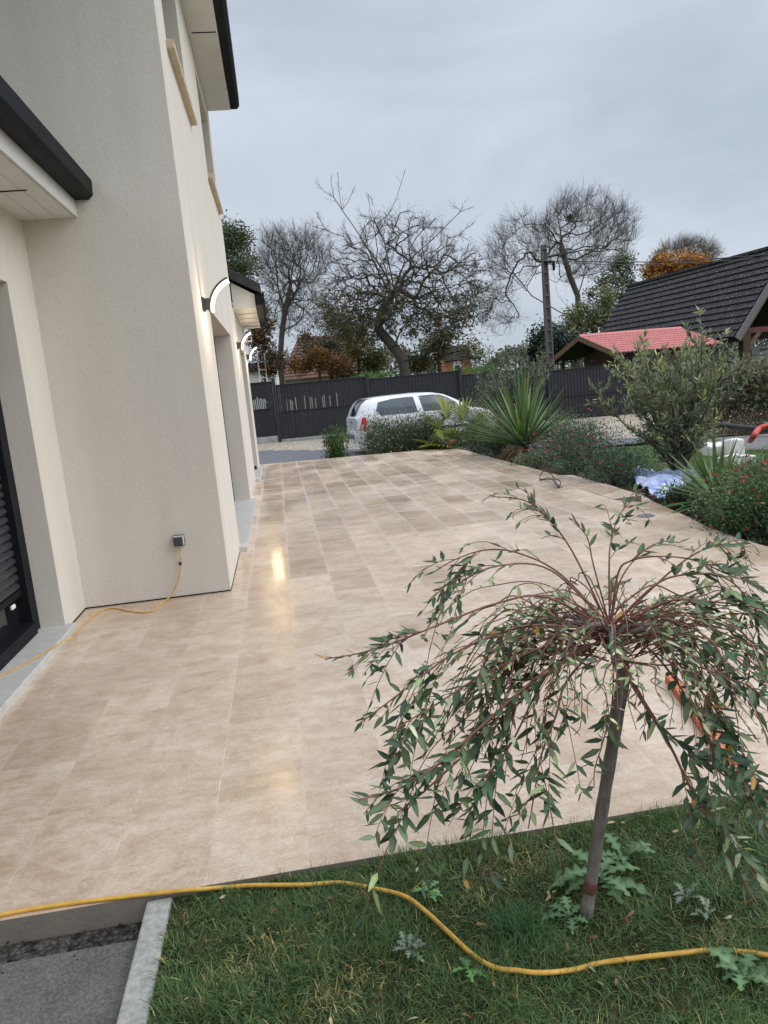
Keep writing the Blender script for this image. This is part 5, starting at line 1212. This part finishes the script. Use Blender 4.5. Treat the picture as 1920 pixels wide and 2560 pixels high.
leafy('birch_tree', 'grey-green drooping birch at the far left behind the house roof', 46, [(575, 600, 48, 55, 2), (600, 680, 55, 60, 2.2), (625, 760, 45, 50, 1)], 9000, 0.17, FG, clump=0.14, cl=60)
leafy('poplar_tree', 'slim grey-green poplar right of the tallest leafless tree', 52, [(1560, 670, 36, 50, 2), (1530, 730, 45, 55, 2), (1580, 740, 35, 50, 1.4)], 4200, 0.20, [(0.085, 0.10, 0.06), (0.11, 0.125, 0.075), (0.06, 0.08, 0.045)], clump=0.15, cl=46)
leafy('willow_shrub', 'yellowish-green shrubby tree behind the dark evergreen and the pole', 48, [(1470, 790, 70, 40, 2), (1430, 830, 50, 40, 1), (1540, 800, 40, 40, 1), (1500, 740, 40, 30, 0.6)], 6500, 0.19, [(0.11, 0.12, 0.05), (0.085, 0.105, 0.045), (0.13, 0.13, 0.065)], clump=0.16, cl=50)
leafy('dark_evergreen', 'dark rounded evergreen behind the fence at the concrete pole', 36, [(1375, 850, 45, 45, 2), (1345, 880, 35, 38, 1.2), (1420, 875, 38, 40, 1.4)], 9500, 0.14, [(0.018, 0.03, 0.020), (0.026, 0.04, 0.024), (0.014, 0.024, 0.018)], clump=0.17, cl=50)
leafy('autumn_tree', 'orange autumn tree rising behind the dark tiled roof', 75, [(1695, 668, 88, 34, 3), (1650, 690, 45, 25, 1), (1755, 672, 45, 28, 1)], 9000, 0.26, [(0.27, 0.12, 0.025), (0.33, 0.155, 0.035), (0.21, 0.095, 0.025)], clump=0.18, cl=60)
T = targ(420, [(1720, 640, 82, 38, 1)], 82, 0.8, 0.3)
bare_tree('round_leafless_tree', 'round grey leafless crown above the orange autumn tree', [[(1715, 780, 0), (1718, 700, 0), (1722, 660, 0)], [(1718, 700, 0), (1690, 650, 0.5)], [(1718, 700, 0), (1755, 650, -0.5)]], 82, T, 0.016, 0.45, 0.9, None, 'pale_bark', seg=4, wob=0.06, up=0.3, tw=3, twl=1.1)
leafy('brown_bush', 'rust-brown leafy bush at the far left behind the fence, under the white eave', 34, [(655, 830, 32, 55, 2), (665, 900, 40, 40, 2), (640, 780, 20, 40, 1)], 6500, 0.12, [(0.085, 0.045, 0.022), (0.06, 0.045, 0.025), (0.12, 0.06, 0.025), (0.045, 0.04, 0.02)], cat='bush', clump=0.16, cl=44)
leafy('orange_bush', 'orange-brown bush behind the fence in front of the red tiled roof', 35, [(795, 902, 45, 28, 2), (750, 915, 38, 24, 1), (840, 915, 40, 24, 1)], 5200, 0.11, [(0.22, 0.10, 0.03), (0.16, 0.08, 0.03), (0.10, 0.075, 0.03)], cat='bush', clump=0.2, cl=36)
leafy('yellowing_tree', 'yellow-green small tree behind the apple trunk, left side', 37, [(890, 860, 45, 45, 2), (930, 900, 45, 35, 1.4), (850, 800, 40, 35, 1)], 6000, 0.13, [(0.13, 0.11, 0.03), (0.09, 0.095, 0.03), (0.17, 0.12, 0.035), (0.06, 0.075, 0.03)], clump=0.17, cl=50)
leafy('green_shrub', 'olive-green shrub behind the apple trunk, right side', 37, [(1075, 880, 45, 40, 2), (1120, 850, 40, 40, 1), (1040, 910, 40, 25, 1), (1180, 880, 40, 40, 1)], 6000, 0.13, [(0.085, 0.09, 0.035), (0.06, 0.075, 0.03), (0.12, 0.085, 0.035)], cat='bush', clump=0.18, cl=50)
leafy('dark_shrub', 'dark green shrub under the red tiled roof, left of the apple tree', 36, [(820, 870, 40, 30, 1), (780, 880, 30, 25, 0.6), (860, 925, 50, 22, 1)], 3600, 0.12, [(0.05, 0.06, 0.028), (0.035, 0.05, 0.025), (0.08, 0.07, 0.03)], cat='bush', clump=0.2, cl=36)
def hedge(name, label, a, b, dep, h, th, n, cols, size, lump=0.06):
    p0, p1 = CW(*a), CW(*b); z0 = dep; root = empty(name, (p0+p1)/2+np.array([0, 0, z0]), label, 'hedge'); c = (p0+p1)/2
    t = rng.uniform(-0.5, 0.5, n); d = p1-p0; nr = unit(np.cross(d, [0, 0, 1.0]))
    u = rng.uniform(-0.5, 0.5, n); v = rng.uniform(0, 1, n); s = rng.integers(0, 3, n); u = np.where(s == 0, -0.5*np.sign(np.dot(nr, c)), u)*1.0; v = np.where(s == 1, 1.0, v)
    p = t[:, None]*d+(u*th)[:, None]*nr+np.stack([0*t, 0*t, v*h], 1)+rng.normal(0, lump, (n, 3))
    Ls = size*rng.uniform(0.6, 1.3, n); st = c*0+t[:12, None]*d; sm = sticks(st, st+np.array([0, 0, h*0.8])+rng.normal(0, 0.1, (12, 3)), 0.02, 0.008)
    foliage('foliage', [leaves(p, rdir(n), unit(rdir(n)+np.array([0, 0, .6])), Ls, Ls*0.6, pick(cols, n, 0.35), 0.1, False), (sm[0], sm[1], sm[2]*0.04)], M['leaf'], root)
def latdep(px, dep): return ((px-960)/FPX*dep, dep)
def zat(px, py, dep): return camP(px, py, dep)[2]
hz = zat(980, 935, 29); hedge('clipped_hedge', 'bright green clipped hedge behind the fence left of the apple trunk', (*latdep(930, 29),), (*latdep(1015, 29),), -0.4, hz+0.4, 0.8, 3500, [(0.055, 0.11, 0.025), (0.075, 0.14, 0.03)], 0.06)
hz = zat(1200, 922, 29); hedge('clipped_hedge', 'bright green clipped hedge behind the fence below the brick house', (*latdep(1150, 29),), (*latdep(1262, 29),), -0.5, hz+0.5, 0.8, 4000, [(0.055, 0.12, 0.02), (0.08, 0.15, 0.03)], 0.06)
hedge('mixed_hedge', 'loose grey-green hedge with brownish leaves in front of the fence at the right edge', (*latdep(1800, 19.0),), (*latdep(2120, 17.2),), -0.35, 1.18, 1.5, 16000, [(0.10, 0.115, 0.055), (0.075, 0.095, 0.04), (0.135, 0.13, 0.075), (0.15, 0.11, 0.08), (0.055, 0.07, 0.035)], 0.09, 0.13)
b = CW(*latdep(1880, 16.8)); shrub('rusty_shrub', 'low rust-brown shrub at the foot of the right hedge', 'bush', (b[0], b[1], -0.5), (0.9, 0.35), 0.45, 2600, 0.05, [(0.10, 0.05, 0.03), (0.07, 0.05, 0.03), (0.05, 0.05, 0.03)], clumps=26)

# ============================================================ POLE AND WIRES
PD = 31.0
pt, pbm = camP(1359, 612, PD), camP(1375, 960, PD); zp0 = -0.6
root = empty('utility_pole', (pt[0], pt[1], zp0), 'tall grey concrete pole with ladder-like openings behind the fence', 'pole')
m = MB(); hh = pt[2]-zp0; w0, w1 = 0.135, 0.085
for s in (-1, 1):
    m.hexa([(s*w0-0.035, -0.1, 0), (s*w0+0.035, -0.1, 0), (s*w0+0.035, 0.1, 0), (s*w0-0.035, 0.1, 0), (s*w1-0.03, -0.08, hh), (s*w1+0.03, -0.08, hh), (s*w1+0.03, 0.08, hh), (s*w1-0.03, 0.08, hh)])
for k in range(15):
    z = 0.25+k*(hh-0.4)/14.0; w_ = w0+(w1-w0)*z/hh
    m.box((-w_+0.03, -0.096, z-0.035), (w_-0.03, 0.096, z+0.035))
m.hexa([(-w0+.02, -.03, 0), (w0-.02, -.03, 0), (w0-.02, .03, 0), (-w0+.02, .03, 0), (-w1+.02, -.03, hh-.01), (w1-.02, -.03, hh-.01), (w1-.02, .03, hh-.01), (-w1+.02, .03, hh-.01)])
m.build('pole_shaft', M['polecon'], root)
MB().box((-0.05, -0.16, hh-0.75), (0.35, -0.09, hh-0.68)).box((0.28, -0.2, hh-1.05), (0.36, -0.1, hh-0.68)).build('bracket', M['black_metal'], root)
def wire(label, pts, r=0.014):
    p = [camP(*q) for q in pts]; root = empty('overhead_wire', p[0], label, 'wire', 'overhead wires at the pole')
    MB().tube(spline(p, 10), r, 4).build('cable', M['blackplastic'], root, True)
wire('thin wire sagging from the pole top to the left behind the apple tree', [(1358, 625, 30.9), (1180, 652, 35), (1000, 678, 40), (800, 697, 46), (600, 712, 54)])
wire('upper wire running from the pole to the right over the dark roof', [(1372, 652, 30.8), (1600, 655, 30), (1760, 648, 29), (1930, 636, 28)], 0.018)
wire('lower wire running right from the pole across the orange tree', [(1372, 654, 30.8), (1560, 662, 31), (1740, 656, 32), (1930, 644, 33)])

# ============================================================ CABIN with pink roof
A = np.array([7.6, 28.0]); rd = np.array([0.94, 0.34]); gd_ = np.array([0.34, -0.94])
o0 = CW(*A); dx = CW(*rd); rz = math.atan2(dx[1], dx[0])
root = empty('garden_cabin', (o0[0], o0[1], -0.5), 'brown timber garden cabin with a pink-red tiled roof behind the fence', 'cabin', None, rz)
# local: x along the ridge, y = away (so near eave at -y)
zr_, ze_ = 2.37+0.5, 1.63+0.5; YN, YF_ = -2.12, 1.9; LX = 4.6
def rooftiles(y0, z0, y1, z1, x0, x1):
    m = MB(); n = 26; rows = 9; w_ = (x1-x0)/n; nx = n*8
    for r in range(rows):
        t0, t1 = r/rows, (r+1)/rows
        ya, za = y0+(y1-y0)*t0, z0+(z1-z0)*t0; yb, zb = y0+(y1-y0)*t1, z0+(z1-z0)*t1; k0 = len(m.v)
        for i in range(nx+1):
            x = x0+(x1-x0)*i/nx; h = 0.035*abs(math.sin(math.pi*(x-x0)/w_)); m.v.append((x, ya, za+h)); m.v.append((x, yb, zb+h+0.028))
        for i in range(nx): m.f.append((k0+2*i, k0+2*i+1, k0+2*i+3, k0+2*i+2)); m.mi.append(0)
        for i in range(nx):
            a, b_ = k0+2*i+1, k0+2*i+3; q = len(m.v); m.v += [(m.v[a][0], m.v[a][1], m.v[a][2]-0.04), (m.v[b_][0], m.v[b_][1], m.v[b_][2]-0.04)]; m.f.append((a, q, q+1, b_)); m.mi.append(0)
    return m
rf = rooftiles(0, zr_, YN, ze_, 0.0, LX); rb = rooftiles(0, zr_, YF_, ze_, 0.0, LX); rf.add(rb.v, [f[::-1] for f in rb.f])
rf.add([(0, -.1, zr_), (LX, -.1, zr_), (LX, 0, zr_+.07), (0, 0, zr_+.07), (0, .1, zr_), (LX, .1, zr_)], [(0, 1, 2, 3), (3, 2, 5, 4)])
rf.build('roof', M['pinktile'], root)
m = MB().add([(0.02, YN, ze_-0.02), (LX, YN, ze_-0.02), (LX, 0, zr_-0.03), (0.02, 0, zr_-0.03), (0.02, YF_, ze_-0.02), (LX, YF_, ze_-0.02)], [(3, 2, 1, 0), (4, 5, 2, 3)]); m.build('roof_lining', M['darkwood'], root)
for y in (YN, YF_):
    m = MB().hexa([(-0.04, 0, zr_-0.16), (0.0, 0, zr_-0.16), (0.0, y, ze_-0.16), (-0.04, y, ze_-0.16), (-0.04, 0, zr_+0.03), (0.0, 0, zr_+0.03), (0.0, y, ze_+0.03), (-0.04, y, ze_+0.03)])
    m.build('barge_board', M['fascia_wood'], root)
m = MB(); wy0, wy1, wx0, wx1 = YN+0.35, YF_-0.3, 1.3, LX-0.35; z = 0.0
while z < ze_-0.10:
    m.box((wx0, wy0, z), (wx1, wy1, z+0.135)); z += 0.14
m.add([(wx0-0.001, wy0, ze_-0.1), (wx0-0.001, 0, zr_-0.1), (wx0-0.001, wy1, ze_-0.1)], [(0, 1, 2)])
for xx, yy in ((wx1, wy0), (wx0, wy0)): m.box((xx-0.06, yy-0.18, 0), (xx+0.06, yy, ze_-0.1))
m.build('wall', M['wood'], root)
for y in (wy0-0.1, wy1): MB().box((0.25, y-0.06, 0), (0.37, y+0.06, ze_-0.1)).build('porch_post', M['wood'], root)
m = MB().box((wx0-0.03, wy0+0.5, 0.9), (wx0-0.003, wy0+1.9, 1.85)); f = m.build('window_frame', M['darkwood'], root)
MB().box((wx0-0.04, wy0+0.58, 0.98), (wx0-0.031, wy0+1.16, 1.78)).box((wx0-0.04, wy0+1.24, 0.98), (wx0-0.031, wy0+1.82, 1.78)).build('pane', M['carglass'], f)

# ============================================================ CARPORT HOUSE with dark tiled roof
e = {'RL': CW(15.2, 45.0, 5.50), 'EL': CW(12.5, 44.4, 1.90), 'ER': CW(15.06, 31.9, 1.87), 'RR': CW(17.8, 32.5, 5.5)}
root = empty('timber_carport', (CW(16, 38)[0], CW(16, 38)[1], -0.6), 'timber carport with a steep weathered dark tiled roof at the right, behind the cabin', 'carport'); off = root.location
U = e['RL']-e['EL']; m = MB(); rows = 13; nrm = unit(np.cross(e['ER']-e['EL'], U)); nrm = nrm if nrm[2] > 0 else -nrm
m2 = MB()
for r in range(rows):
    t0, t1 = r/rows, (r+1)/rows; NT_ = 46; k0 = len(m.v)
    for i in range(NT_*4+1):
        s = i/(NT_*4); wv = 0.035*abs(math.sin(math.pi*s*NT_))
        a = (e['EL']+U*t0)*(1-s)+(e['ER']+(e['RR']-e['ER'])*t0)*s+nrm*(0.075+wv); b_ = (e['EL']+U*t1)*(1-s)+(e['ER']+(e['RR']-e['ER'])*t1)*s+nrm*(0.0+wv)
        m.v += [tuple(a), tuple(b_), tuple(a-nrm*0.09)]
    for i in range(NT_*4): m.f += [(k0+3*i, k0+3*i+3, k0+3*i+4, k0+3*i+1), (k0+3*i+2, k0+3*i+5, k0+3*i+3, k0+3*i)]; m.mi += [0, 0]
m.build('roof', M['browntile'], root, True)
back = (e['RL']-e['EL'])*np.array([1, 1, -1]); BL, BR_ = e['RL']+back, e['RR']+(e['RR']-e['ER'])*np.array([1, 1, -1])
MB().slab([e['RL'], e['RR'], BR_, BL], (0, 0, 1), 0.12).build('roof', M['browntile'], root, True)
MB().slab([e['EL'], e['ER'], e['RR'], e['RL']], nrm, 0.05).build('roof_lining', M['darkwood'], root, True)
MB().beam(e['RL']+nrm*0.05, e['RR']+nrm*0.05, 0.3, 0.12).build('ridge_tiles', M['browntile'], root, True)
ax = unit(e['ER']-e['EL']); ax[2] = 0
MB().beam(e['ER']+ax*0.10-nrm*0.10, e['RR']+ax*0.10-nrm*0.10, 0.05, 0.26, nrm).build('barge_board', M['greytrim'], root, True)
MB().beam(e['ER']-ax*0.22-nrm*0.3+(e['RR']-e['ER'])*0.03, e['RR']-ax*0.22-nrm*0.3, 0.16, 0.30, nrm).build('rafter', M['fascia_wood'], root, True)
MB().beam(e['EL']-nrm*0.06-U*0.02, e['ER']-nrm*0.06-U*0.02, 0.12, 0.14).build('gutter', M['black_metal'], root, True)
pp = camP(1862, 880, 32.2); pp2 = np.array([pp[0], pp[1], -0.6])
MB().box(pp2+np.array([-0.17, -0.17, 0]), np.array([pp[0]+0.17, pp[1]+0.17, 2.15])).build('post', M['wood'], root, True)
gdir = unit((e['RR']-e['ER'])*np.array([1, 1, 0])); q0 = np.array([pp[0], pp[1], 1.30])
MB().beam(q0, q0+gdir*0.75+np.array([0, 0, 0.78]), 0.14, 0.18).build('brace', M['fascia_wood'], root, True)
q1 = np.array([pp[0], pp[1], 2.12]); MB().beam(q1-gdir*0.1, q1+gdir*5.2, 0.16, 0.22).build('tie_beam', simple('red_brown_beam', (0.13, 0.035, 0.03), 0.7, 0.2), root, True)
for k in (0.5, 1.0):
    p = pp2-ax*5.5*k; MB().box(p+np.array([-0.12, -0.12, 0]), p+np.array([0.12, 0.12, 2.3])).build('post', M['wood'], root, True)
p = pp2-ax*11.8; MB().hexa([p+gdir*-0.3, p+gdir*5.6, p+gdir*5.6-ax*0.15, p+gdir*-0.3-ax*0.15]+[v+np.array([0, 0, 2.5]) for v in (p+gdir*-0.3, p+gdir*5.6, p+gdir*5.6-ax*0.15, p+gdir*-0.3-ax*0.15)]).build('back_wall', M['darkwood'], root, True)
# van under the carport
VD = 36.0; vb = camP(1908, 862, VD); vx = CW(1, 0.0); rz = math.atan2(vx[1], vx[0])
root = empty('parked_van', (camP(1885, 870, VD)[0], camP(1885, 870, VD)[1], -0.55), 'white van with a round dark emblem on its rear, parked under the timber carport', 'van', None, rz)
top = zat(1885, 866, VD)+0.55; m = MB()
prof = [(-0.88, 0.30), (-0.90, 0.9), (-0.86, 1.35), (-0.74, top-0.10), (-0.62, top), (0.72, top), (0.84, top-0.10), (0.96, 1.35), (1.0, 0.9), (0.98, 0.30)]; n = len(prof)
prof = [(x*1.0, z) for x, z in prof]
vs = [(x, 0.0 if z < 1.2 else 0.06+0.10*(z-1.2), z) for x, z in prof]+[(x, 3.6, z) for x, z in prof]
m.add(vs, [tuple(range(n)), tuple(range(2*n-1, n-1, -1))]+[(i, n+i, n+(i+1) % n, (i+1) % n) for i in range(n)]); m.build('body', M['vanwhite'], root, bevel=0.03)
MB().box((0.32, -0.012, top-0.21), (0.66, 0.10, top-0.15)).build('brake_light', simple('dark_red_lens', (0.20, 0.015, 0.02), 0.3), root)
MB().box((-0.1, -0.016, top-0.42), (0.98, 0.0, top-0.395)).build('door_seam', M['greytrim'], root)
MB().box((-0.125, -0.016, 0.4), (-0.11, 0.02, top-0.1)).build('door_seam', M['greytrim'], root)
em = MB().disc((0.47, -0.02, top-0.78), 0.185, 0.015, 28, 1).build('emblem', M['blackplastic'], root)
MB().tube([(0.40, -0.024, top-0.90), (0.47, -0.024, top-0.82), (0.45, -0.024, top-0.76), (0.50, -0.024, top-0.68)], [0.03, 0.04, 0.045, 0.025], 6).tube([(0.54, -0.024, top-0.9), (0.54, -0.024, top-0.81), (0.47, -0.024, top-0.77)], [0.018, 0.025, 0.03], 6).build('emblem_figure', M['vanwhite'], em)
for x in (-0.70, 0.80):
    MB().box((x-0.08, -0.015, 0.80), (x+0.08, 0.02, 1.10)).build('tail_light', M['tail'], root)
for x in (-0.72, 0.66): MB().disc((x, 0.7, 0.31), 0.31, 0.18, 20, 0).build('wheel', M['rubber'], root)

# ============================================================ FAR HOUSES
def far_house(name, label, dep, px0, px1, pyr, pye, roofmat, wallmat, pyb=960, hip=0.0, cat='house', rise_dep=3.5):
    xa, xb = (px0-960)/FPX*dep, (px1-960)/FPX*dep; ze = zat((px0+px1)/2, pye, dep); zr = zat((px0+px1)/2, pyr, dep+rise_dep)
    c = CW((xa+xb)/2, dep); dx = CW(1, 0); root = empty(name, (c[0], c[1], -0.6), label, cat, None, math.atan2(dx[1], dx[0])); hwd = (xb-xa)/2; ze += 0.6; zr += 0.6
    m = MB(); rows = 14
    for r in range(rows):
        t0, t1 = r/rows, (r+1)/rows
        m.add([(-hwd+hip*t0, rise_dep*t0, ze+(zr-ze)*t0+0.06), (hwd-hip*t0, rise_dep*t0, ze+(zr-ze)*t0+0.06), (hwd-hip*t1, rise_dep*t1, ze+(zr-ze)*t1), (-hwd+hip*t1, rise_dep*t1, ze+(zr-ze)*t1), (-hwd+hip*t0, rise_dep*t0, ze+(zr-ze)*t0), (hwd-hip*t0, rise_dep*t0, ze+(zr-ze)*t0)], [(0, 1, 2, 3), (4, 5, 1, 0)])
    m.add([(-hwd+hip, rise_dep, zr), (hwd-hip, rise_dep, zr), (hwd, 2*rise_dep, ze), (-hwd, 2*rise_dep, ze)], [(0, 1, 2, 3)])
    m.build('roof', roofmat, root)
    w = MB().box((-hwd+0.25, 0.3, 0), (hwd-0.25, 2*rise_dep-0.3, ze-0.01)); w.add([(-hwd+.25, .3, ze-.01), (-hwd+.25, rise_dep, zr-.25), (-hwd+.25, 2*rise_dep-.3, ze-.01)], [(0, 1, 2)]); w.add([(hwd-.25, .3, ze-.01), (hwd-.25, rise_dep, zr-.25), (hwd-.25, 2*rise_dep-.3, ze-.01)], [(2, 1, 0)])
    w.build('wall', wallmat, root)
    return root, hwd, ze, zr
far_house('tiled_house', 'old house with a red-brown tiled roof half hidden behind the orange bush', 44, 735, 955, 838, 940, M['redtile'], M['cream'], hip=1.0)
root, hwd, ze, zr = far_house('brick_house', 'distant red brick house with a tall white-framed window, right of the apple trunk', 66, 1138, 1215, 862, 898, M['browntile'], M['brickred'])
f = MB().box((-0.45, 0.22, ze-2.0), (0.25, 0.298, ze-0.08)).build('window', M['whitepaint'], root)
MB().box((-0.32, 0.20, ze-1.9), (0.12, 0.219, ze-0.42)).build('pane', M['glass'], f)
far_house('pale_house', 'pale rendered low house glimpsed through the leafless tree at the left', 52, 640, 735, 905, 925, M['browntile'], M['whitestone'], rise_dep=2.5)
b = camP(655, 945, 33); root = empty('ladder', (b[0], b[1], -0.4), 'pale ladder leaning among the rust-brown bush at the far left', 'ladder')
tp = camP(652, 884, 33.6); tp2 = tp-np.array([b[0], b[1], -0.4]); m = MB()
for s in (-0.15, 0.15): m.beam((s, 0, 0), (tp2[0]+s, tp2[1], tp2[2]), 0.05, 0.05, (0, 1, 0))
for k in range(9):
    t = (k+1)/10; m.beam((tp2[0]*t-0.15, tp2[1]*t, tp2[2]*t), (tp2[0]*t+0.15, tp2[1]*t, tp2[2]*t), 0.035, 0.035, (0, 1, 0))
m.build('rails_and_rungs', M['whitestone'], root)
# far belt of woodland at the horizon
n = 60000; a_ = rng.uniform(-1.2, 1.5, n); d_ = rng.uniform(150, 185, n)
hh_ = (6.5+2.0*np.sin(a_*17)+1.5*np.sin(a_*41+1)+1.0*np.sin(a_*90))*np.sqrt(rng.random(n))
p = np.stack([d_*np.sin(a_), d_*np.cos(a_), hh_-0.5], 1)
V, F, C = leaves(p, rdir(n), rdir(n), rng.uniform(0.5, 1.1, n), 0.6, pick([(0.06, 0.06, 0.04), (0.08, 0.07, 0.045), (0.05, 0.055, 0.035)], n, 0.3), 0.1, False)
tag(link('far_woodland', fastmesh('far_woodland', V, F, C), M['leaf']), 'low grey-brown woodland on the horizon beyond the houses', 'woodland', kind='stuff')
